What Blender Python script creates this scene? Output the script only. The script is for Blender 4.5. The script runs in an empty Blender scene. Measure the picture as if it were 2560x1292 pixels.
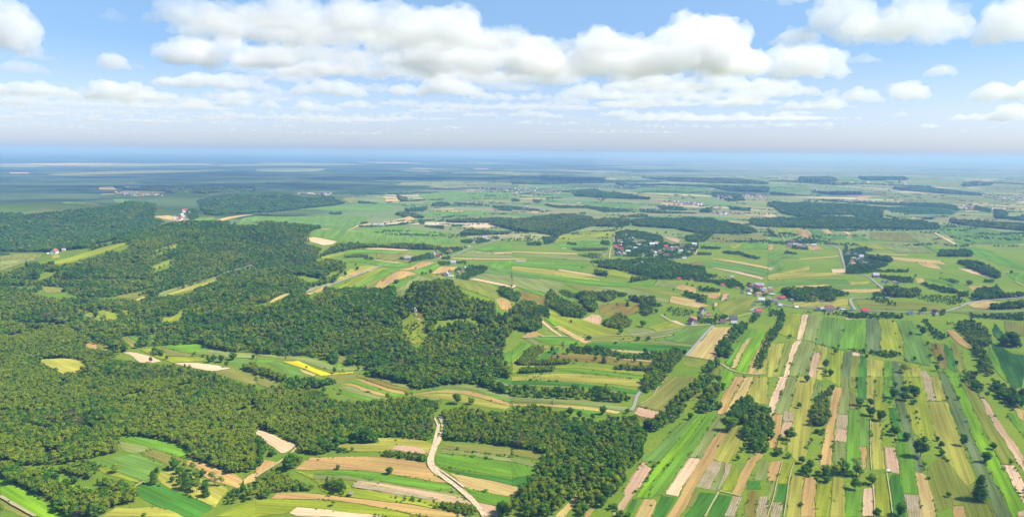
import bpy, math, random
import numpy as np
from mathutils import Matrix, Vector
from mathutils.geometry import delaunay_2d_cdt

S = bpy.context.scene
COL = S.collection
# ------------------------------------------------------------------ camera
F = 1828.0                      # focal length in photograph pixels (2560 wide)
H = 300.0                       # metres above the plain
PITCH = math.radians(8.25)
ROLL = math.radians(0.54)
cam = bpy.data.cameras.new('camera')
cam_o = bpy.data.objects.new('camera', cam)
COL.objects.link(cam_o)
S.camera = cam_o
cam.sensor_width = 36
cam.lens = 36 * F / 2560
cam.clip_start = 1
cam.clip_end = 250000
cam_o.matrix_world = Matrix.Translation((0, 0, H)) @ Matrix.Rotation(math.pi / 2 - PITCH, 4, 'X') @ Matrix.Rotation(ROLL, 4, 'Z')
R3 = np.array(cam_o.matrix_world.to_3x3())
# ------------------------------------------------------------------ sky, sun, exposure
SE, SA = math.radians(50), math.radians(97)      # sun elevation; azimuth from +Y towards +X
w = bpy.data.worlds.new('World')
S.world = w
w.use_nodes = True
wn = w.node_tree
bg = wn.nodes['Background']
sky = wn.nodes.new('ShaderNodeTexSky')
sky.sky_type = 'NISHITA'
sky.sun_disc = False
sky.sun_elevation = SE
sky.sun_rotation = SA
sky.altitude = 0
sky.air_density = 1.0
sky.dust_density = 0.6
sky.ozone_density = 3.0
hs = wn.nodes.new('ShaderNodeMix'); hs.data_type = 'RGBA'; hs.blend_type = 'MULTIPLY'
hs.inputs[0].default_value = 1
tc = wn.nodes.new('ShaderNodeTexCoord'); sz = wn.nodes.new('ShaderNodeSeparateXYZ'); wr_ = wn.nodes.new('ShaderNodeValToRGB')
wn.links.new(tc.outputs['Generated'], sz.inputs[0]); wn.links.new(sz.outputs[2], wr_.inputs[0]); wn.links.new(wr_.outputs[0], hs.inputs[7])
for i_, (p_, c_) in enumerate(((0, (.68, .82, 1.20)), (.014, (.79, .86, 1.20)), (.05, (.86, .89, 1.16)), (.085, (.82, .85, 1.06)), (.13, (.70, .82, .99)), (.2, (.86, .95, 1.04)))):
    e_ = wr_.color_ramp.elements[i_] if i_ < 2 else wr_.color_ramp.elements.new(p_)
    e_.position = p_; e_.color = (*c_, 1)
wn.links.new(sky.outputs[0], hs.inputs[6])
wn.links.new(hs.outputs[2], bg.inputs[0])
bg.inputs[1].default_value = 0.104
sl = bpy.data.lights.new('sun', 'SUN')
sl.energy = 4.5
sl.angle = math.radians(0.5)
sl.color = (1.0, 0.93, 0.80)
so = bpy.data.objects.new('sun', sl)
COL.objects.link(so)
so.location = (0, 0, 3000)
SUN = Vector((math.sin(SA) * math.cos(SE), math.cos(SA) * math.cos(SE), math.sin(SE)))
so.rotation_euler = SUN.to_track_quat('Z', 'Y').to_euler()
S.view_settings.view_transform = 'Standard'
S.view_settings.look = 'None'
S.view_settings.exposure = 0.68
S.view_settings.gamma = 1
cy = S.cycles
cy.use_denoising = True
cy.max_bounces = 12
cy.diffuse_bounces = 2
cy.volume_bounces = 12
cy.transparent_max_bounces = 24
cy.caustics_reflective = False
cy.caustics_refractive = False

rnd = random.Random(11)
nrs = np.random.RandomState(5)

# ------------------------------------------------------------------ terrain height
RIDGES = [  # (sigma, [(x, y, height) ...])
    (105, [(-520, 1400, 20), (-400, 1330, 32), (-250, 1300, 40), (-135, 1290, 64)]),
    (95, [(-135, 1290, 60), (0, 1240, 26), (60, 1170, 6)]),
    (190, [(-1110, 1520, 30), (-1051, 1700, 46), (-970, 1866, 62), (-956, 2185, 76), (-800, 2240, 72), (-612, 2240, 56)]),
    (85, [(-392, 1706, 36), (-482, 1520, 34), (-540, 1380, 26), (-560, 1260, 12)]),
    (260, [(-2300, 2900, 66), (-1900, 2950, 80), (-1650, 3000, 74), (-1480, 3020, 50)]),
    (300, [(-1850, 4250, 48), (-1450, 4250, 64), (-1050, 4200, 26)]),
    (220, [(250, 2950, 14), (420, 3000, 14)]),
    (500, [(500, 4700, 30), (900, 4800, 34)]),
    (700, [(2800, 7600, 60), (4200, 7800, 70), (5200, 7400, 40)]),
]
HASH = nrs.rand(64, 64)
def vnoise(x, y):
    xi, yi = np.floor(x), np.floor(y)
    fx, fy = x - xi, y - yi
    fx, fy = fx * fx * (3 - 2 * fx), fy * fy * (3 - 2 * fy)
    xi, yi = xi.astype(int), yi.astype(int)
    g = lambda a, b: HASH[a % 64, b % 64]
    return (g(xi, yi) * (1 - fx) + g(xi + 1, yi) * fx) * (1 - fy) + (g(xi, yi + 1) * (1 - fx) + g(xi + 1, yi + 1) * fx) * fy
def height(x, y):
    x = np.asarray(x, float); y = np.asarray(y, float)
    z = 7 * (vnoise(x / 420 + 3.1, y / 420 + 7.7) - .5) + 12 * (vnoise(x / 1300 + 9, y / 1300) - .5)
    z = z * np.clip((y - 300) / 900, .35, 1)
    far = np.clip((y - 4000) / 6000, 0, 1)
    z = z + far * 40 * (vnoise(x / 3100 + 5, y / 2300 + 1) - .5)
    hill = np.zeros_like(z)
    for sg, pts in RIDGES:
        best = np.zeros_like(z)
        for (x0, y0, h0), (x1, y1, h1) in zip(pts, pts[1:]):
            dx, dy = x1 - x0, y1 - y0
            t = np.clip(((x - x0) * dx + (y - y0) * dy) / (dx * dx + dy * dy), 0, 1)
            d2 = (x - x0 - t * dx) ** 2 + (y - y0 - t * dy) ** 2
            best = np.maximum(best, (h0 + (h1 - h0) * t) * np.exp(-d2 / (2 * sg * sg)))
        hill = np.maximum(hill, best)
    return z + hill
def unproject(P):
    """photograph pixels -> points on the terrain (marched along each line of sight)"""
    P = np.asarray(P, float).reshape(-1, 2)
    v = np.stack([(P[:, 0] - 1280) / F, -(P[:, 1] - 646) / F, -np.ones(len(P))], 1) @ R3.T
    v /= np.linalg.norm(v, axis=1)[:, None]
    down = np.minimum(v[:, 2], -0.0035)
    v[:, 2] = down
    t = np.full(len(P), 300.0); done = np.zeros(len(P), bool)
    for _ in range(900):
        p = v * t[:, None]
        gap = H + p[:, 2] - height(p[:, 0], p[:, 1])
        done |= gap < 0.3
        step = np.maximum(gap * 0.9, 0.3) + t * 0.0004
        t = np.where(done, t, t + step)
        if done.all() or (t > 90000).all():
            break
    p = v * t[:, None]
    return p[:, :2]
def project_flat(p_):
    c_ = np.array([p_[0], p_[1], -H]) @ R3
    return 1280 + F * c_[0] / -c_[2] if c_[2] < 0 else 99999 * np.sign(p_[0])
BLK = {'A': 350, 'B': 650, 'C': 942}
def px(s):
    """'B3 12,40 55,60' -> photograph pixels; digits after the letter give the 640-wide column"""
    q = s.split()
    if q[0][0] in 'ABC' and len(q[0]) == 2:
        ox, oy, k = (int(q[0][1]) - 1) * 640, BLK[q[0][0]], 640 / 2363
        q = q[1:]
    else:
        ox, oy, k = 0, 0, 1
        if q[0] == 'P': q = q[1:]
    a = np.array([[float(c) for c in t.split(',')] for t in q])
    a[:, 0] = ox + a[:, 0] * k
    a[:, 1] = oy + a[:, 1] * k
    return a
def at(s):
    return unproject(px(s)[:, :2])
def inside(poly, X, Y):
    c = np.zeros(X.shape, bool)
    n = len(poly)
    for i in range(n):
        x0, y0 = poly[i]; x1, y1 = poly[(i + 1) % n]
        if y0 == y1: continue
        c ^= ((y0 > Y) != (y1 > Y)) & (X < (x1 - x0) * (Y - y0) / (y1 - y0) + x0)
    return c
# ------------------------------------------------------------------ helpers
def link(o, label=None, cat=None, group=None, kind=None, parent=None):
    COL.objects.link(o)
    if label: o['label'] = label
    if cat: o['category'] = cat
    if group: o['group'] = group
    if kind: o['kind'] = kind
    if parent: o.parent = parent
    return o
def mesh(name, V, Fc, mats, mi=None, uv=None, smooth=False):
    me = bpy.data.meshes.new(name)
    me.from_pydata([tuple(v) for v in V], [], [tuple(f) for f in Fc])
    for m in (mats if isinstance(mats, (list, tuple)) else [mats]): me.materials.append(m)
    if mi is not None: me.polygons.foreach_set('material_index', mi)
    if uv is not None:
        l = me.uv_layers.new(name='UVMap')
        vi = np.zeros(len(me.loops), int); me.loops.foreach_get('vertex_index', vi)
        l.data.foreach_set('uv', np.asarray(uv)[vi].ravel())
    if smooth: me.polygons.foreach_set('use_smooth', [True] * len(me.polygons))
    me.update()
    return me
class N:
    """small node-building helper"""
    def __init__(s, name):
        s.m = bpy.data.materials.new(name); s.m.use_nodes = True
        s.t = s.m.node_tree; s.t.nodes.clear()
        s.out = s.t.nodes.new('ShaderNodeOutputMaterial')
    def n(s, kind, **kw):
        o = s.t.nodes.new('ShaderNode' + kind)
        for k, v in kw.items(): setattr(o, k, v)
        return o
    def l(s, a, b): s.t.links.new(a, b)
    def val(s, sock, v):
        if hasattr(v, 'links') or hasattr(v, 'is_linked'): s.l(v, sock)
        else: sock.default_value = v
    def math(s, op, a, b=0.0, c=0.0, clamp=False):
        o = s.n('Math', operation=op, use_clamp=clamp)
        for i, v in enumerate((a, b, c)): s.val(o.inputs[i], v)
        return o.outputs[0]
    def mix(s, f, a, b, mode='MIX'):
        o = s.n('Mix', data_type='RGBA', blend_type=mode, clamp_factor=True)
        s.val(o.inputs[0], f); s.val(o.inputs[6], a); s.val(o.inputs[7], b)
        return o.outputs[2]
    def noise(s, vec, scale, detail=3, rough=.55):
        o = s.n('TexNoise'); o.inputs['Scale'].default_value = scale
        o.inputs['Detail'].default_value = detail; o.inputs['Roughness'].default_value = rough
        if vec is not None: s.l(vec, o.inputs['Vector'])
        return o.outputs[0]
    def ramp(s, f, a, b):
        o = s.n('MapRange', interpolation_type='SMOOTHSTEP'); s.val(o.inputs[0], f)
        o.inputs[1].default_value = a; o.inputs[2].default_value = b
        return o.outputs[0]
def c4(c, k=1): return (c[0] * k, c[1] * k, c[2] * k, 1)
# ------------------------------------------------------------------ field materials (albedo)
FC = {
    'g': (.180, .235, .050), 'b': (.110, .250, .030), 'l': (.205, .285, .034), 'f': (.130, .300, .018),
    'e': (.060, .175, .024), 'd': (.028, .100, .032), 's': (.190, .245, .095), 'o': (.185, .225, .068),  # letter d is green crop with cloud shadow painted into the colour
    'k': (.110, .170, .052), 'q': (.275, .300, .075), 'y': (.470, .375, .165), 't': (.425, .300, .130),
    'w': (.660, .510, .370), 'p': (.530, .375, .280), 'r': (.54, .45, .04), 'm': (.300, .260, .150),
    'c': (.120, .220, .045), 'a': (.210, .160, .055),
}
SOIL = (.44, .35, .25)
ALT = {'g': (.19, .21, .05), 'b': (.13, .26, .035), 'l': (.24, .26, .035), 'f': (.19, .33, .02), 'e': (.06, .19, .04), 'd': (.05, .13, .04),
       's': (.19, .23, .11), 'o': (.18, .17, .06), 'k': (.13, .18, .09), 'q': (.32, .30, .085), 'y': (.38, .31, .12), 't': (.35, .25, .09),
       'w': (.46, .34, .22), 'p': (.34, .26, .15), 'r': (.55, .50, .02), 'm': (.11, .15, .04), 'c': (.12, .23, .07), 'a': (.16, .17, .045)}
FM = {}
FNAMES = dict(g='meadow grass', b='green crop', l='lush grass', f='bright crop', e='deep green crop', d='crop in painted shade', s='silvery rye', o='olive pasture',
              k='grey green rye', q='dry hay', y='straw stubble', t='tan stubble', w='pale soil', p='pink soil', r='rapeseed', m='vegetable rows', c='cool green crop', a='brown pasture')
for key, c in FC.items():
    c = (c[0] * 1.08, c[1] * .98, c[2] * (.62 if key not in 'wpkyt' else .85)); a_ = ALT[key]; ALT[key] = (a_[0], a_[1] * 1.0, a_[2] * (.62 if key not in 'wpkyt' else .85))
    b = N(FNAMES[key])
    uv = b.n('UVMap').outputs[0]
    sx = b.n('SeparateXYZ'); b.l(uv, sx.inputs[0])
    geo = b.n('NewGeometry').outputs['Position']
    oi = b.n('ObjectInfo')
    strong = key in 'mwp'
    # long streaks along the working direction
    mp = b.n('Mapping'); b.l(uv, mp.inputs[0]); mp.inputs['Scale'].default_value = (.30, .012, 1)
    st = b.noise(mp.outputs[0], 1.0, 4, .6)
    mp2 = b.n('Mapping'); b.l(uv, mp2.inputs[0]); mp2.inputs['Scale'].default_value = (.07, .006, 1)
    st2 = b.noise(mp2.outputs[0], 1.0, 2, .5)
    big = b.noise(geo, .012, 4, .6)
    fine = b.noise(geo, .35, 3, .7)
    fac = b.math('ADD', b.math('MULTIPLY', b.ramp(st, .40, .62), .8), b.math('ADD', b.math('MULTIPLY', b.ramp(big, .4, .68), .6), b.math('MULTIPLY', b.ramp(st2, .42, .60), .6)))
    fac = b.math('MULTIPLY', fac, .5)
    col = b.mix(fac, c4(c), c4(ALT[key]))
    # per field tint
    tint = b.math('ADD', b.math('MULTIPLY', oi.outputs['Random'], .10), b.math('MULTIPLY_ADD', b.noise(geo, .0065, 2, .5), .5, .72))
    tint = b.math('MULTIPLY', tint, b.math('MULTIPLY_ADD', b.ramp(st2, .3, .7), .34, .83))
    tint = b.math('MULTIPLY', tint, b.math('MULTIPLY_ADD', fine, .5, .75))
    mp5 = b.n('Mapping'); b.l(uv, mp5.inputs[0]); mp5.inputs['Scale'].default_value = (.45, .004, 1)
    tint = b.math('MULTIPLY', tint, b.math('MULTIPLY_ADD', b.ramp(b.noise(mp5.outputs[0], 1.0, 2, .5), .36, .6), .30, .80))
    # tramlines
    fr = b.math('FRACT', b.math('MULTIPLY', sx.outputs[0], 1 / 15.0))
    tram = b.math('LESS_THAN', b.math('ABSOLUTE', b.math('SUBTRACT', fr, .5)), .035)
    tint = b.math('MULTIPLY', tint, b.math('SUBTRACT', 1.0, b.math('MULTIPLY', tram, .13)))
    cc = b.n('CombineColor'); 
    for i in range(3): b.l(tint, cc.inputs[i])
    col = b.mix(1.0, col, cc.outputs[0], 'MULTIPLY')
    if key == 'm':
        rows = b.math('SINE', b.math('MULTIPLY', sx.outputs[0], 3.3))
        mr_ = b.n('Mapping'); b.l(uv, mr_.inputs[0]); mr_.inputs['Scale'].default_value = (.9, .05, 1)
        f2 = b.ramp(b.math('ADD', b.math('MULTIPLY', rows, .10), b.math('ADD', b.math('MULTIPLY', b.noise(mr_.outputs[0], 1.0, 4, .75), .9), b.math('MULTIPLY', b.noise(geo, .05, 4, .7), .5))), .50, .90)
        col = b.mix(f2, col, c4(SOIL, 1.0))
    if key in 'glsoqbka':
        # weedy and dry spots
        sp = b.ramp(b.noise(geo, .055, 5, .65), .6, .74)
        col = b.mix(b.math('MULTIPLY', sp, .45), col, c4((.29, .24, .08)) if key in 'qsoka' else c4((.22, .27, .045)))
        sp = b.ramp(b.noise(geo, .04, 5, .7), .62, .7)
        col = b.mix(b.math('MULTIPLY', sp, .35), col, c4((.06, .11, .025)))
    pr = b.n('BsdfDiffuse'); b.l(col, pr.inputs[0]); pr.inputs[1].default_value = .6
    bp = b.n('Bump'); bp.inputs['Strength'].default_value = .35; bp.inputs['Distance'].default_value = .8
    b.l(fine, bp.inputs['Height']); b.l(bp.outputs[0], pr.inputs['Normal'])
    b.l(pr.outputs[0], b.out.inputs[0])
    FM[key] = b.m
# ------------------------------------------------------------------ the ground sheet
def axis(fine0, fine1, st, lim0, lim1, g):
    a = list(np.arange(fine0, fine1 + .1, st)); s = st
    while a[-1] < lim1: s *= g; a.append(a[-1] + s)
    s = st
    while a[0] > lim0: s *= g; a.insert(0, a[0] - s)
    return np.array(a)
GX = axis(-1300, 1400, 13, -70000, 70000, 1.06)
GY = axis(420, 2700, 13, -9000, 90000, 1.03)
XX, YY = np.meshgrid(GX, GY)
ZZ = height(XX, YY)
nx, ny = len(GX), len(GY)
idx = np.arange(nx * ny).reshape(ny, nx)
quads = np.stack([idx[:-1, :-1], idx[:-1, 1:], idx[1:, 1:], idx[1:, :-1]], -1).reshape(-1, 4)
b = N('farmland ground')
geo = b.n('NewGeometry').outputs['Position']
sp = b.n('SeparateXYZ'); b.l(geo, sp.inputs[0])
n1 = b.noise(geo, .006, 5, .6); n2 = b.noise(geo, .05, 5, .65); n3 = b.noise(geo, .4, 3, .7)
near = b.mix(b.ramp(n1, .4, .62), c4((.125, .225, .018)), c4((.205, .265, .028)))
near = b.mix(b.math('MULTIPLY', b.ramp(n2, .52, .7), .5), near, c4((.06, .12, .022)))
near = b.mix(b.math('MULTIPLY', b.ramp(n2, .34, .46), .8), c4((.17, .20, .03)), near)
near = b.mix(.75, near, b.mix(b.ramp(n3, .3, .7), c4((.10, .17, .012)), near))
# parcels further out: long narrow plots
rot = b.n('VectorRotate', rotation_type='Z_AXIS'); b.l(geo, rot.inputs['Vector']); rot.inputs['Angle'].default_value = .35
wr = b.n('TexNoise'); b.l(geo, wr.inputs['Vector']); wr.inputs['Scale'].default_value = .0012
va = b.n('VectorMath', operation='SCALE'); b.l(wr.outputs['Color'], va.inputs[0]); va.inputs['Scale'].default_value = 500
vb = b.n('VectorMath', operation='ADD'); b.l(rot.outputs[0], vb.inputs[0]); b.l(va.outputs[0], vb.inputs[1])
mp = b.n('Mapping'); b.l(vb.outputs[0], mp.inputs[0]); mp.inputs['Scale'].default_value = (1 / 520, 1 / 110, 0)
vo = b.n('TexVoronoi', feature='F1', distance='CHEBYCHEV'); b.l(mp.outputs[0], vo.inputs['Vector']); vo.inputs['Scale'].default_value = 1
sc_ = b.n('SeparateColor'); b.l(vo.outputs['Color'], sc_.inputs[0])
cr = b.n('ValToRGB'); b.l(sc_.outputs[0], cr.inputs[0]); cr.color_ramp.interpolation = 'CONSTANT'
els = [(0, (.15, .21, .06)), (.2, (.10, .20, .05)), (.38, (.20, .23, .09)), (.55, (.15, .19, .08)), (.7, (.24, .23, .09)), (.84, (.12, .22, .055)), (.92, (.44, .34, .18)), (.97, (.55, .43, .28))]
for i, (p_, c_) in enumerate(els):
    e = cr.color_ramp.elements[i] if i < 2 else cr.color_ramp.elements.new(p_)
    e.position = p_; e.color = c4(c_)
par = b.mix(b.math('MULTIPLY', b.ramp(n1, .35, .7), .3), cr.outputs[0], c4((.12, .17, .05)))
mid = b.mix(b.ramp(sp.outputs[1], 2300, 3000), near, par)
# very far: woods alternate with open land
mp3 = b.n('Mapping'); b.l(geo, mp3.inputs[0]); mp3.inputs['Scale'].default_value = (1 / 3800, 1 / 2300, 0)
nf = b.noise(mp3.outputs[0], 1.0, 6, .62)
lean = b.math('MULTIPLY', b.math('SUBTRACT', b.ramp(b.math('DIVIDE', sp.outputs[0], b.math('MAXIMUM', sp.outputs[1], 500.)), -.45, .55), .5), -.26)
west = b.ramp(b.math('DIVIDE', sp.outputs[0], b.math('MAXIMUM', sp.outputs[1], 500.)), -.32, -.14)
nf = b.math('ADD', b.math('ADD', nf, lean), b.math('MULTIPLY', b.ramp(sp.outputs[1], 6500, 14000), .045))
nf = b.math('ADD', nf, b.math('MULTIPLY', b.math('SUBTRACT', 1.0, west), .012))
mp4 = b.n('Mapping'); b.l(geo, mp4.inputs[0]); mp4.inputs['Scale'].default_value = (1 / 1500, 1 / 700, 0)
wood = b.mix(b.ramp(b.noise(mp4.outputs[0], 1.0, 5, .65), .4, .62), c4((.028, .060, .014)), c4((.095, .145, .038)))
farm = b.math('MULTIPLY', b.ramp(nf, .49, .52), b.ramp(b.math('ADD', sp.outputs[1], b.math('MULTIPLY', b.math('SUBTRACT', 1.0, west), 2700.)), 5000, 6000))
col = b.mix(farm, mid, wood)
df = b.n('BsdfDiffuse'); b.l(col, df.inputs[0])
bp = b.n('Bump'); bp.inputs['Strength'].default_value = .5; bp.inputs['Distance'].default_value = 1.0
b.l(n3, bp.inputs['Height']); b.l(bp.outputs[0], df.inputs['Normal'])
b.l(df.outputs[0], b.out.inputs[0])
gm = mesh('ground', np.stack([XX.ravel(), YY.ravel(), ZZ.ravel()], 1), quads, b.m, smooth=True)
link(bpy.data.objects.new('ground', gm), kind='structure')

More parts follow.
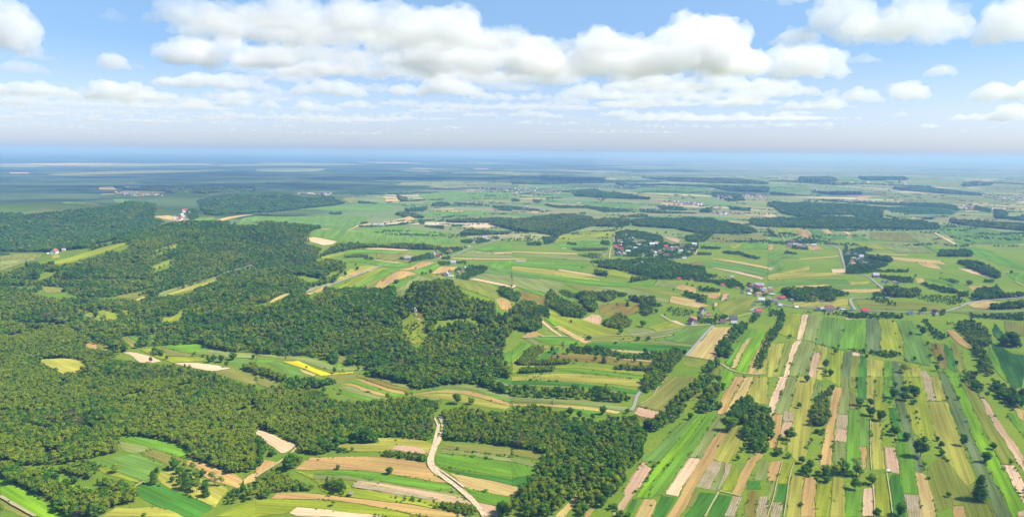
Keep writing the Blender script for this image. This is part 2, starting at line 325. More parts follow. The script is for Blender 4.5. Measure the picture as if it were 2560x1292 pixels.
# traced outlines, in coordinates of twelve enlarged sheets of the photograph (see px());
# a line is: surface letter, then the outline.  '+' lays it over its neighbours
FIELDS = """
A1
s 0,218 900,212 1900,217 2000,234 1000,250 0,252
y 60,222 700,216 1200,222 500,232
s 2000,230 2363,222 2363,236 2050,240
y 80,300 270,302 260,310 100,309
o 1120,395 1300,398 1230,404
y 1150,432 1290,430 1280,438 1160,440
q 930,500 1060,494 1050,502 940,506
c 560,575 800,572 780,590 600,590
c 1050,545 1210,550 1210,585 1060,580
A2
s 0,215 400,210 900,225 1050,232 600,240 0,236
s 0,270 660,266 600,290 300,296 0,290
y 930,205 1560,212 1400,218 960,210
s 1280,278 1640,284 1580,302 1380,290
s 1270,410 1500,388 1960,384 2363,400 2363,425 1900,418 1500,425 1290,422
s 1780,300 2363,292 2363,325 2150,320
y 2010,262 2150,266 2140,272 2020,270
c 1500,500 2300,470 2363,500 2363,540 1800,560 1520,540
A3
s 0,298 360,310 250,330 0,332
s 840,310 1500,300 2363,292 2363,320 1800,330 1200,330
s 300,212 1100,225 1130,236 600,226
c 1150,440 1800,420 1840,470 1500,490 1100,480
s 1650,402 2000,410 2050,420 1700,430
A4
s 0,290 1000,285 1800,300 2363,310 2363,318 1400,312 0,318
y 170,322 230,318 215,332 165,332
c 0,425 380,435 360,480 0,480
y 590,385 640,385 610,400
y 640,388 665,388 680,418 655,416
y 760,385 790,385 790,415 770,412
y 905,380 940,382 945,405 915,402
y 1240,385 1270,390 1300,425 1275,420
s 1560,390 1800,400 1850,455 1600,430
s 1960,430 2363,420 2363,470 2000,470
s 950,475 1250,490 2000,510 2363,530 2363,580 1800,590 1300,570 960,500
y 800,540 860,515 980,515 900,540
y 1780,610 1830,572 1860,575 1820,615
y 1870,600 1900,575 1950,578 1930,605
y 1960,620 1990,580 2030,580 2000,620
y 2225,620 2235,590 2280,592 2280,622
y 1830,650 1970,645 1970,662 1820,662
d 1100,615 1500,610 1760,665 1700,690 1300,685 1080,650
C4
w 110,0 178,0 150,100 80,240 60,340 0,390 0,270 60,130
s 178,0 270,0 190,340 65,345 85,240 153,105
q 272,0 440,0 400,210 420,460 360,640 340,820 250,780 160,640 190,345
s+ 440,50 462,52 425,205 402,205
b+ 463,52 476,54 440,205 426,205
s+ 478,54 500,60 470,200 442,205
p 148,415 228,415 205,480 165,545 100,555
m 150,318 245,322 230,410 140,410
t 40,345 145,348 100,560 60,660 0,655 0,560
t 600,90 680,100 665,190 640,330 608,480 597,640 580,815 500,860 470,820 510,600 545,430 575,250
s 670,0 742,0 745,110 740,343 642,340 668,190 683,100
m 635,347 738,352 730,475 625,475
p 625,478 732,480 722,602 612,590
s 612,592 722,604 705,885 598,822
b 748,300 832,300 835,650 860,720 855,860 712,888 724,602 742,350
o 750,120 850,200 835,295 748,296
g 748,0 815,0 825,140 752,100
e 822,0 905,0 905,100 915,210 850,195 828,100
q 908,0 985,0 985,200 960,395 918,220
l 988,0 1063,0 1068,200 1105,350 1047,422 965,398 990,200
c 838,300 938,370 945,640 840,640
q 950,402 1045,425 1055,640 1075,840 960,850 957,640
t 845,645 905,648 900,840 860,850
g 907,648 948,652 935,862 862,895 868,860 902,858
b 1072,0 1140,0 1165,60 1170,170 1120,265 1082,262 1066,120
q 1085,265 1168,270 1160,290 1108,280
e 1112,283 1178,283 1210,400 1240,540 1290,600 1240,620 1180,520 1130,400
k 1160,0 1243,0 1253,220 1330,500 1360,640 1440,800 1428,890 1352,880 1310,720 1290,600 1232,450 1182,250 1172,120
l 1247,0 1418,0 1475,220 1540,540 1480,620 1400,560 1340,515 1258,220
m 1421,0 1508,0 1550,222 1472,220
q 1512,0 1580,0 1648,223 1553,222
q 1477,226 1657,230 1770,580 1880,850 1930,950 1850,1010 1600,700 1543,540
k 1583,0 1660,0 1750,200 1830,420 2000,780 2250,1292 2122,1292 1950,950 1820,640 1700,330 1640,180
f 1665,0 1765,0 1850,220 2000,520 2200,900 2363,1180 2363,1292 2262,1292 2005,780 1835,420 1752,195
g 1775,10 1930,150 1985,250 2130,520 2255,800 2160,808 2003,520 1852,220
w 2160,812 2260,812 2363,980 2363,1170
p 1940,150 2000,200 2150,440 2363,730 2363,890 2200,620 2060,400
b 2200,330 2280,340 2363,470 2363,560 2260,430
y 2260,275 2363,310 2363,405 2310,372
p 1076,642 1170,657 1215,890 1085,868
b 1190,600 1300,620 1370,880 1390,1080 1250,1075 1220,890 1173,655
y 1352,880 1430,890 1480,930 1560,1292 1424,1292 1393,1090
m 1255,1082 1388,1092 1420,1292 1290,1292
e 1125,895 1216,895 1245,1075 1262,1190 1270,1292 1155,1292
l 975,900 1075,890 1112,1100 1127,1292 990,1270 975,1000
w 872,1027 963,1025 972,1270 865,1280
b 716,1032 850,1035 845,1292 706,1292
q 603,922 698,940 708,1292 577,1292
l 462,952 592,930 573,1292 432,1292
t 322,920 450,922 425,1292 292,1292
q 230,885 318,920 288,1292 160,1292 190,1000
e 92,985 180,990 165,1148 62,1145
e 135,1150 160,1150 150,1200 100,1292 104,1292
l 133,782 245,795 185,985 92,983
t 25,780 128,772 80,960 0,960 0,850
s 0,965 60,968 30,1100 0,1160
m 40,1152 130,1157 100,1292 15,1292
q+ 95,590 165,600 145,690 65,665
t 1705,1195 1800,1190 1838,1292 1720,1292
m 1835,1247 2100,1262 2118,1292 1845,1292
p+ 2300,1250 2363,1235 2363,1292 2310,1292
g 1440,900 1600,700 1850,1012 1960,1000 2110,1292 1850,1292 1800,1180 1700,1190 1560,1240
c 500,870 640,880 700,900 700,925 600,915 480,900
C3
q 0,0 1240,0 1210,92 1000,72 600,42 0,32
e 0,36 300,32 800,77 1215,130 1190,150 1150,163 900,113 400,73 0,68
s 0,71 400,78 900,118 1140,166 1120,178 800,118 300,88 0,98
s 0,190 400,205 700,215 900,250 1120,283 1100,312 1000,318 700,250 300,237 0,225
g 0,228 300,240 700,254 1000,322 960,330 760,282 400,256 0,240
y 0,243 300,253 560,264 760,284 1000,322 960,342 700,302 450,282 200,265 0,262
b 570,290 800,312 900,350 760,380 600,320
o 1340,110 1440,0 1810,0 1700,150 1570,250 1500,343 1300,298 1160,268 1200,230 1300,200
p 1157,277 1300,310 1485,347 1478,385 1380,420 1120,335
a 1170,360 1370,430 1300,500 1220,440
c 1500,460 1620,400 1700,362 1560,560 1445,685 1340,790 1210,780 1200,740 1340,660
f 1702,362 1790,342 1700,480 1540,700 1450,790 1380,880 1300,980 1250,1120 1140,1108 1180,1060 1300,850 1350,800 1450,690 1562,560
b 1793,350 1908,332 1850,400 1650,700 1500,900 1370,1080 1254,1118 1310,980 1450,800 1550,700 1703,480
s 1900,352 1980,352 1900,488 1740,743 1632,738 1760,560 1880,380
t 1930,492 1995,502 1780,870 1540,1292 1420,1292 1560,1070 1690,820 1800,650
q 2060,452 2163,457 2140,560 2110,660 2000,800 1950,790 1848,763 1900,660 1992,510
w 1632,742 1738,750 1625,940 1523,1098 1417,1078 1530,890
e 1390,1092 1510,1107 1400,1292 1282,1292 1370,1110
p 1200,787 1258,787 1245,820 1300,842 1220,980 1120,1080 1040,1230 1000,1250 925,1292 985,1180 1050,1090 1020,1070 1120,900
e 1112,1122 1168,1130 1100,1292 1062,1250
y 1212,1122 1318,1127 1330,1160 1270,1292 1133,1292
m 1842,767 1938,782 1888,900 1818,1038 1690,1010 1760,890
s 1942,784 2038,812 1985,930 1910,1050 1823,1040 1892,900
m+ 1975,800 2038,812 1985,930 1915,1045 1890,1040 1945,920
l 2042,812 2118,862 2050,1038 1930,1050 1990,930
t 2272,690 2318,730 2250,800 2180,948 2115,1098 2037,1078 2110,900 2180,770
s 2322,760 2363,750 2363,950 2292,958 2222,938
e 2182,950 2290,962 2295,1030 2167,1033
a 2190,1042 2280,1042 2230,1292 2140,1280
m 2032,1097 2123,1110 2060,1292 1968,1292
e 1892,1077 2028,1100 1970,1290 1812,1292
e 1742,1062 1878,1072 1780,1292 1592,1292 1700,1100
o 1692,1042 1740,1057 1650,1200 1580,1190
m 2292,1102 2363,1102 2363,1292 2233,1292
t 2060,0 2145,0 2070,130 1990,260 1960,348 1900,340 1930,200 2010,80
y 2150,0 2228,0 2200,100 2150,180 2070,280 1985,345 1965,345 2000,255 2080,130
q 2232,0 2363,0 2363,260 2240,240 2160,190
o 0,662 250,692 335,737 270,765 0,720
s 0,745 200,780 250,800 232,838 0,778
b 0,782 230,842 200,900 0,932
e 0,936 198,904 180,930 80,1008 0,998
y 0,1002 60,1017 60,1060 0,1128
y 700,910 680,980 600,1090 480,1190 400,1292 490,1292 560,1190 640,1090 720,950
t 700,1220 765,1205 720,1292 670,1292
C2
o 0,0 80,20 225,80 215,120 60,90 0,60
s 1140,0 1300,50 1440,95 1400,105 1250,72 1100,8
a 920,0 1095,10 1250,76 1420,110 1390,132 1200,97 1000,18
t 890,15 1000,25 1200,100 1370,137 1400,165 1250,143 1100,88
b 860,30 1000,60 1180,130 1330,150 1400,168 1300,180 1150,150 1000,92 850,40
t 790,60 900,60 1030,110 1210,167 1180,178 1050,148 900,88
s 750,85 860,85 1050,150 1180,190 1200,215 1050,190 900,150 740,100
b 720,103 900,152 1060,200 1190,217 1150,235 950,200 730,130
s 1760,75 2000,75 2200,130 2363,180 2363,205 2200,170 2000,110 1720,93
c 1440,140 1720,97 2000,114 2363,208 2363,245 2150,178 1900,128 1700,113 1500,150
t 1420,167 1600,132 1800,115 2000,135 2200,192 2363,245 2330,265 2150,215 1950,160 1700,140 1500,165
q 1480,170 1800,147 2000,182 2350,272 2300,300 2100,270 1900,230
s 1380,200 1700,185 1680,210 1400,215
o 1745,602 2363,652 2363,735 1700,670
s 1703,672 2000,692 2363,737 2363,783 2000,730 1693,698
b 1685,702 2000,737 2363,787 2363,930 2000,870 1700,820 1642,770
e 1692,832 2000,885 2363,940 2363,993 1800,878
y 1792,887 2363,997 2363,1110 2100,1060 1932,1020
b 1942,1022 2363,1117 2280,1200 2032,1148
p 2032,1152 2260,1207 2230,1292 2120,1270
q 730,625 1130,612 1110,555 1500,572 1640,620 1580,728 1150,688 900,688 750,650
p+ 1290,630 1500,645 1575,700 1570,725 1240,670
t 500,747 1000,732 1300,747 1565,792 1580,832 1700,932 1780,978 1500,938 1100,868 700,848 360,850
b 700,857 1100,873 1500,945 1790,990 1830,1018 1700,1048 1300,988 900,918 520,888
s 530,893 900,922 1300,992 1750,1060 1930,1110 1900,1118 1500,1058 1000,958 500,940
p 940,952 1200,992 1700,1072 1960,1132 2010,1172 1900,1175 1500,1130 1180,1060 890,1018
m+ 905,975 1200,1020 1500,1080 1700,1130 1500,1120 1180,1058 890,1018
t 190,1067 480,1072 900,1112 1400,1172 1900,1262 1930,1292 1600,1292 1100,1190 700,1130 140,1120
l 0,1132 140,1127 700,1135 1100,1197 1500,1282 1500,1292 1170,1292 400,1200 300,1260 0,1285
w 385,1203 1160,1277 1150,1292 400,1292 300,1258
l 360,858 520,892 500,942 880,1000 890,1022 1180,1065 1900,1180 2000,1205 1900,1255 1400,1168 900,1108 600,1060 560,960
w 0,490 100,510 380,630 260,700 220,700 80,600 0,540
t 40,762 230,792 0,930 0,870
e 2180,0 2363,42 2363,75 2200,30
l 1110,548 1500,560 1550,580 1500,570
C1
f 0,945 250,1040 610,1292 330,1292 0,1100
o 0,1107 325,1292 200,1292 0,1180
b 1150,545 1300,545 1550,590 1740,670 1730,750 1500,690 1400,660 1120,590
s 1110,600 1180,600 1420,662 1260,700 1130,680
o 1290,697 1450,672 1720,752 1660,790 1590,800 1570,820
c 870,770 1240,707 1520,810 1440,840 1380,870 1390,930 1300,965 1240,930 900,820
t 1660,800 1760,760 1950,820 2240,930 2200,1030 2080,990 1900,930 1850,850
y 2363,882 2363,960 2250,990 2242,940 2300,900
q 1480,870 1600,860 2080,1010 2090,1060 1990,1200 1960,1180 1500,1000 1440,920
e 1240,1020 1340,970 1560,1020 1950,1180 1970,1210 1830,1290 1720,1290 1420,1180 1280,1100
q 920,1290 1080,1200 1260,1210 1420,1190 1600,1240 1700,1292
l 1975,1292 2100,1230 2363,1130 2363,1292
f 330,842 480,832 560,940 720,990 860,1030 700,1050 540,960
l 880,800 1030,860 1240,940 1280,980 1200,960 1120,930 940,880
l 140,310 250,320 290,360 220,390 150,350
c 380,420 450,400 480,420 440,480 400,480
B1
t 755,785 880,760 930,780 880,800 920,842 830,820
o 882,765 1000,802 1080,848 950,850 890,805
w 1130,850 1230,850 1400,890 1490,935 1380,950 1270,940 1210,880
q 270,925 560,905 720,915 830,990 750,1010 700,1040 560,1050 450,990 380,940
o 1070,715 1290,700 1270,760 1220,810 1150,760
b+ 1180,708 1290,700 1272,755
c 1380,690 1450,685 1480,710 1400,730
b 1480,800 1780,775 1850,790 1920,820 1880,875 1700,850
o 1480,805 1700,855 1870,885 1560,890 1500,850
s 1800,850 1950,825 2100,850 2363,860 2363,905 2200,905 1950,885
l 1290,825 1478,810 1560,895 1870,892 1900,930 1700,940 1600,950 1400,880
w 1600,955 1750,945 2000,970 2120,1000 1950,1025 1850,1010
o 1955,1025 2120,1003 2363,1060 2363,1150 2200,1110
c 2200,910 2363,910 2363,960 2220,980 2060,960
l 860,470 960,460 1070,490 1120,540 1000,560 940,510
l 1120,455 1200,470 1180,510 1120,480
l 1470,540 1600,520 1700,440 1720,480 1650,560 1520,575
s 620,450 700,460 830,500 940,560 900,570 820,520 680,480
l 705,458 800,465 900,510 1000,555 945,558 835,498
s 1430,320 1600,260 1900,180 2020,145 2020,165 1800,220 1600,290 1480,335
q 1480,337 1600,292 1800,225 2010,168 2000,200 1800,270 1620,310
o 1040,340 1200,310 1440,265 1300,318 1250,360
y 1250,365 1330,335 1340,350 1270,375
o 240,230 480,250 620,260 560,300 420,300 390,265
s 0,60 150,30 340,0 0,0
c 2020,140 2200,90 2363,40 2363,55 2200,110 2020,160
B2
q 830,100 1000,50 1140,62 1100,88 850,170 740,195
t+ 850,140 960,97 1010,102 900,150
y 1010,100 1140,66 1080,95 960,130
y 120,390 200,340 320,300 340,310 230,360 130,400
y 450,310 560,260 720,212 700,232 600,268 500,320
q 330,315 500,265 700,215 480,300 350,325
l 520,345 700,290 880,180 1140,75 1230,80 1000,190 860,268 700,300 560,350
b 855,267 1000,193 1230,82 1330,87 1200,150 1000,240 880,270
o 880,272 1200,152 1330,92 1370,97 1230,170 1000,272 950,300
t 965,320 1080,230 1370,97 1490,130 1300,190 1100,290 1000,310
t 1310,90 1500,25 1600,15 1650,25 1430,95
b 1435,97 1640,32 1700,42 1620,100 1560,138 1495,130
s 1280,340 1280,282 1500,147 1640,190 1560,210 1400,280 1330,350
b 1100,290 1300,192 1500,142 1278,275 1250,290
t 1630,112 1700,62 1860,62 1840,90 1740,120 1620,130
g 1570,142 1700,142 1960,192 2240,232 2250,340 2200,370 1900,260 1700,180
s 1980,165 2100,122 2363,150 2363,230
w 1970,177 2020,167 2363,237 2363,250
b 2130,32 2363,0 2363,80 2190,75
c 2150,80 2363,85 2363,142 2100,118
t 2210,370 2280,350 2363,400 2363,460 2260,460
r 240,937 400,930 520,990 680,1040 700,1055 600,1062 480,1010 330,960
r 705,1042 900,1030 890,1040 705,1053
s 200,890 440,895 620,935 750,990 980,980 1050,985 980,1018 740,1020 660,1010 500,960 400,925 240,920
c 80,952 240,942 420,1012 460,1055 350,1075 240,1030 180,980
y 400,1000 560,1055 520,1072 440,1040
b 0,920 195,925 60,955 0,950
o 0,1062 130,1092 225,1140 215,1190 60,1160 0,1140
o 740,872 870,900 860,940 760,950
f 745,955 855,945 790,980 760,1000
s 0,867 200,882 190,900 0,880
l 1340,600 1440,510 1470,490 1550,500 1550,620 1530,700 1560,760 1440,770 1390,700
a+ 1440,500 1550,500 1550,540 1460,530
o 600,1067 960,1045 920,1080 750,1140 700,1120
e 2160,1062 2363,1112 2363,1150 2200,1090
s 2200,1095 2363,1155 2363,1185 2220,1130
l 1590,920 1720,960 1650,975 1600,950
y 1780,900 1900,940 1850,945
b 2270,872 2363,830 2363,950 2280,930
B3
s 0,150 300,172 500,230 430,270 400,310 280,300 60,250 0,230
o 505,228 790,252 760,290 600,272
b 50,247 320,312 300,333 100,280
a 60,282 290,335 330,352 300,430 200,410 80,370
w 0,225 50,240 10,258 0,258
b 0,102 260,130 800,192 1060,215 1060,245 800,240 300,170 0,142
c+ 0,118 260,150 250,178 0,150
b 1062,217 1340,190 1300,235 1260,242
s 1340,193 1550,207 1460,255 1303,235
w 420,92 770,140 768,148 420,98
q 0,62 400,102 830,185 780,202 300,130 0,100
s 780,243 1060,262 1450,350 1450,400 1200,342 760,292
g 1070,238 1480,282 1640,320 1470,328 1100,262
y 1470,332 1720,372 1830,420 1700,440 1450,390
t 1500,255 1560,227 1700,257 1700,308 1600,285
t 1705,312 1930,302 1900,365 1740,330
c 1945,312 1920,372 1890,372 1915,330
p 1950,307 2010,312 1980,370 1925,375
c 1790,375 1880,382 1850,420 1780,410
p 1872,392 1900,397 1890,425 1862,425
g 1910,375 2230,340 2280,440 2000,520 1900,470
a 780,420 1000,390 1180,410 1160,490 1000,520 830,510
l 340,470 420,490 800,592 980,642 980,690 632,700 430,608 380,600 290,540
f+ 300,540 370,550 440,602 385,607
p 650,550 740,500 830,515 820,600 740,578
s 1040,642 1200,622 1340,660 1100,690
l 1250,622 1450,560 1580,610 1350,660
w 1450,553 1520,560 1610,607 1570,607
y 380,612 440,607 620,702 740,747 670,770 520,700
t 80,715 130,682 220,660 300,703
w 200,490 230,500 300,570 370,632 460,698 440,700 350,640 270,570
s 100,720 180,717 270,770 222,788
b 183,713 520,713 660,775 500,790 280,770
b 0,830 100,757 190,790 60,890 0,930
l 0,930 62,892 190,792 210,800 120,880 0,960
s 1090,692 1340,667 1600,622 1480,690 1300,728 1130,712
c 1520,642 1860,612 1800,700 1700,790 1520,752 1400,730
s 1290,742 1500,747 1690,790 1660,800 1200,760
e 680,782 760,757 1050,762 1500,790 1660,802 1620,870 1300,860 900,818
y 860,817 1200,842 1400,862 1100,857 870,832
g 700,707 1080,697 1130,720 920,750 740,740
y 1620,885 1860,617 2080,622 1960,820 1905,930 1750,905
g 1620,892 1900,942 1870,980 1760,1010 1570,960
g 1900,960 1950,990 1700,1292 1590,1292 1790,1060
f 1960,990 2060,1040 1990,1170 1930,1240 1880,1250 1900,1150 1950,1080
b 2170,622 2280,642 2200,720 2080,880 2030,990 1960,950 2050,800
y+ 2160,732 2205,722 2130,840 2070,1000 2020,1000 2080,860
f 2290,642 2363,652 2300,760 2200,940 2170,1048 2062,1018 2140,860 2250,690
t 2363,660 2363,760 2300,900 2242,1030 2290,1035 2270,1060 2180,1053 2210,930 2310,760
q 2363,860 2340,1050 2250,1040
a 300,880 440,857 800,880 1000,900 1310,927 1280,1000 1000,970 700,940 400,925
y 820,885 1000,905 1310,930 1300,940 1000,915
b 390,1002 700,1012 1240,1072 1220,1105 900,1060 500,1030
q 0,1077 300,1050 700,1052 1210,1112 1205,1163 800,1128 300,1098 0,1112
l 0,960 250,980 900,985 1280,1030 1240,1068 700,1000 390,990 0,1050
e 190,920 330,850 430,802 440,850 320,900 220,920
t 300,802 350,787 300,830
t 160,915 250,860 300,850 200,915
B4
l 130,480 310,500 270,718 110,690
w 322,500 375,505 320,730 265,735 290,620
w 240,747 305,737 230,900 180,1078 90,1078 110,1110 150,1050 200,860
s 378,507 500,517 440,758 380,745 327,738
c 500,517 718,545 715,640 640,828 560,800 442,770 460,640
b 722,547 900,562 903,848 820,818 643,828
k 907,547 1010,542 1040,660 1035,860 960,830 907,848
l 1015,547 1170,562 1240,700 1260,888 1180,860 1040,830 1047,650
c 1173,557 1340,562 1400,650 1500,800 1500,980 1400,958 1270,928 1242,700
w 702,527 790,547 770,565 722,550
q 0,770 150,770 90,990 60,1078 0,1078
g 153,770 240,740 200,860 150,1050 110,1078 65,1075
s 295,748 440,767 420,850 380,960 350,1060 280,1053 190,1078 245,900
p 417,850 485,852 435,1102 360,1090
q 445,772 558,812 500,1000 498,1112 440,1100 487,850
l 560,817 690,842 680,1100 660,1170 600,1130 520,1090 502,1060 570,950
k 702,840 775,847 745,1150 760,1160 680,1170 680,1000
g 777,887 845,892 828,1078 752,1078
w 780,847 848,857 838,883 778,878
e 850,872 915,892 902,1078 830,1078
q 920,897 1060,937 1065,1078 908,1078
b 1082,932 1140,932 1160,1078 1070,1078
k 1147,932 1205,937 1235,1078 1160,1078
l 1232,932 1400,972 1415,1078 1242,1078
q+ 1312,992 1400,1000 1420,1078 1330,1078
m 1397,1017 1465,1022 1490,1078 1410,1078
k 1562,1012 1608,1032 1660,1078 1590,1078
f 1612,1012 1740,1042 1770,1078 1670,1078
e 1622,772 1680,800 1740,1000 1740,1038 1670,1000 1640,880
g 1682,742 1760,762 1830,1040 1762,1030 1700,850
a 1490,762 1610,772 1668,1008 1590,1000 1520,850
t 1640,642 1720,652 1830,740 1880,820 1800,800 1700,720
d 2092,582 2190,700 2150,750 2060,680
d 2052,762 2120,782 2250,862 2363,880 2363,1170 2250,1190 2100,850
b 2042,802 2098,852 2220,1142 2120,1050 2040,920
o 2180,560 2363,580 2363,700 2200,690
y 1820,402 1980,370 2200,400 2060,455 1900,440
s 1660,482 1850,442 2060,472 2363,462 2363,480 1900,500
w 583,87 712,83 716,120 600,125
q 130,112 380,52 385,95 180,125
y 1140,0 1500,10 1640,45 1200,5
y 1370,22 1500,27 1600,70 1590,85 1450,65
w 1745,72 1900,97 2060,150 1990,150 1850,115
y 1350,162 1430,172 1450,205 1380,210
t 1840,237 2100,242 2130,295 1950,290 1880,280
b 1440,167 1640,182 1880,272 1895,290 1700,240 1500,190
c 0,200 500,172 720,182 780,235 1000,232 1030,262 700,280 560,210 0,240
y 110,252 500,227 570,235 450,247 200,262
y 660,272 1040,267 1060,287 860,305 760,300
q 750,202 900,197 945,200 900,230 770,232
q 230,392 620,347 740,362 740,440 400,443 230,420
g 800,362 1250,372 1680,432 1640,468 850,453
b 2180,122 2363,102 2363,220 2250,170
q 0,130 270,110 660,120 700,145 300,160 0,190
c 0,0 120,0 160,60 100,110 0,120
p 0,68 50,72 30,95 0,88
A4
t 245,812 320,817 410,903 340,910
y 325,822 350,827 415,868 400,875
y 482,827 560,832 605,865 540,865
w 622,827 690,830 775,870 735,870
c 378,822 478,827 535,870 700,872 720,912 520,915 400,880
c 762,872 850,872 930,930 800,925
o 932,852 1250,852 1400,945 1100,930 950,920
s 1252,842 1490,842 1700,958 1420,950 1300,880
w 1500,842 1530,847 1755,965 1735,972
c 1560,792 1900,802 2363,882 2363,958 2150,958 1780,958 1650,870
l 770,952 1000,952 1200,1010 1000,1010 850,980
s 1005,952 1340,952 1540,1043 1200,1040
b 1402,962 1560,992 1600,1050 1500,1010
b 1702,972 2000,1002 2363,1160 2363,1200 2150,1160 1900,1050
y 900,1042 1100,1047 1290,1060 1290,1068 1000,1055
y 900,1062 1590,1112 1650,1155 1400,1120 1130,1102
y 287,1097 660,1067 640,1078 300,1105
t 372,977 450,977 520,1010 380,1018
t 0,962 45,967 55,1015 0,1015
c 0,1040 270,1050 285,1090 0,1100
l 40,815 240,812 290,870 80,860
s 560,920 680,1000 660,1008 540,955
A3
s 602,852 755,797 1005,807 960,842
l 570,862 600,855 950,845 938,898 700,908 400,948 440,882
y 540,952 860,962 700,977
b 380,962 540,945 900,930 935,965 500,1000
y 0,1027 300,1037 600,1045 600,1057 200,1047 0,1037
y 0,1090 180,1100 100,1108 0,1105
w 420,1190 770,1247 760,1252 420,1200
s 0,1057 580,1062 740,1100 750,1120 0,1062
b 0,1124 500,1132 720,1150 640,1210 300,1182 0,1160
q 0,1164 350,1192 850,1272 300,1232 0,1200
l 720,1130 1000,1200 1250,1240 1080,1280 840,1240
c 1742,957 2010,960 2010,1000 1742,990
l 2012,960 2110,960 2110,1005 2012,1000
b 2115,960 2363,955 2363,1005 2115,1003
o 1800,930 1870,872 2363,872 2363,932 2000,948
y 1840,1092 2100,1122 2363,1172 2363,1190 2100,1142 1850,1100
c 1762,1112 2100,1144 2363,1202 2363,1260 2000,1200 1750,1160
w 1830,1177 2000,1192 2200,1242 2320,1270 2310,1290 2150,1250 1990,1210
a 1530,1140 1745,1125 1760,1165 1600,1165
p 1390,892 1450,897 1560,922 1530,950 1460,930
y 80,657 280,662 230,680 130,670
t 1270,542 1450,552 1580,580 1400,570
y 60,542 250,537 400,552 100,550
y 2130,687 2363,682 2200,702
c 780,570 1000,600 1250,580 1100,650 850,640
y 1890,740 2190,770 2190,776 1900,750
A2
w 422,917 530,897 745,937 700,965 620,970
c 480,857 900,832 1400,862 1800,902 1850,950 1000,955 745,925 520,890
y+ 870,842 1370,864 1368,872 870,850
b 900,833 1350,792 1500,832 1800,862 1600,880 1370,858
y 600,827 900,792 1050,772 1060,780 900,805 650,828
c 0,702 600,702 1100,692 1000,750 600,820 590,790 0,775
y 1240,752 1420,702 1480,727 1380,750
y 1590,642 1850,632 1800,645
y 1200,587 1600,572 1500,580
o 780,542 900,532 950,560 880,590
y 1180,527 1300,532 1330,570 1200,570
c 360,642 800,602 1250,602 1250,650 1000,660 700,650
c 1500,682 1600,662 2100,652 2200,700 1700,720
y+ 1590,657 1920,657 1900,667
w 950,1004 1150,999 1420,1014 1380,1022 1150,1012
b 900,1022 1250,1017 1400,1025 1350,1050 800,1050
l 560,1087 900,1022 790,1060 690,1100
y 1100,1102 1370,1135 1300,1140 1100,1112
b 700,1117 1050,1107 1400,1142 1300,1180 800,1130
b 1970,1012 2363,952 2363,1010 2200,1030
w 1970,1017 2100,1042 2363,1037 2363,1045 2100,1052
s 1830,1072 2000,1022 2363,1057 2363,1088 2000,1083
y 1780,1087 2363,1092 2363,1107 1850,1102
o 1110,1056 1420,1030 1480,1060 1380,1130 1120,1095
A1
l 440,1142 850,1020 1200,942 1200,958 840,1076 670,1134 560,1150
l 1330,1060 1500,1002 1650,955 1640,990 1450,1040
l 1390,1180 1500,1132 1620,1090 1600,1130 1450,1200
o 0,1070 200,1052 420,1042 340,1108 0,1205
q 480,1060 560,1060 550,1085 480,1090
y 1400,705 1550,697 1640,710 1620,740 1560,735
c 1750,752 1850,717 1980,710 1960,740 1900,765
y 1950,767 2050,720 2300,690 2363,690 2200,712 2000,765
c 2100,782 2200,732 2363,702 2363,785
o 370,322 900,292 1500,277 2100,285 1700,300 1200,312 600,330
y 910,437 1040,432 1080,460 920,458
o 1150,470 1500,475 1530,488 1300,500 1050,500
c 950,900 1150,890 1100,915 960,925
"""
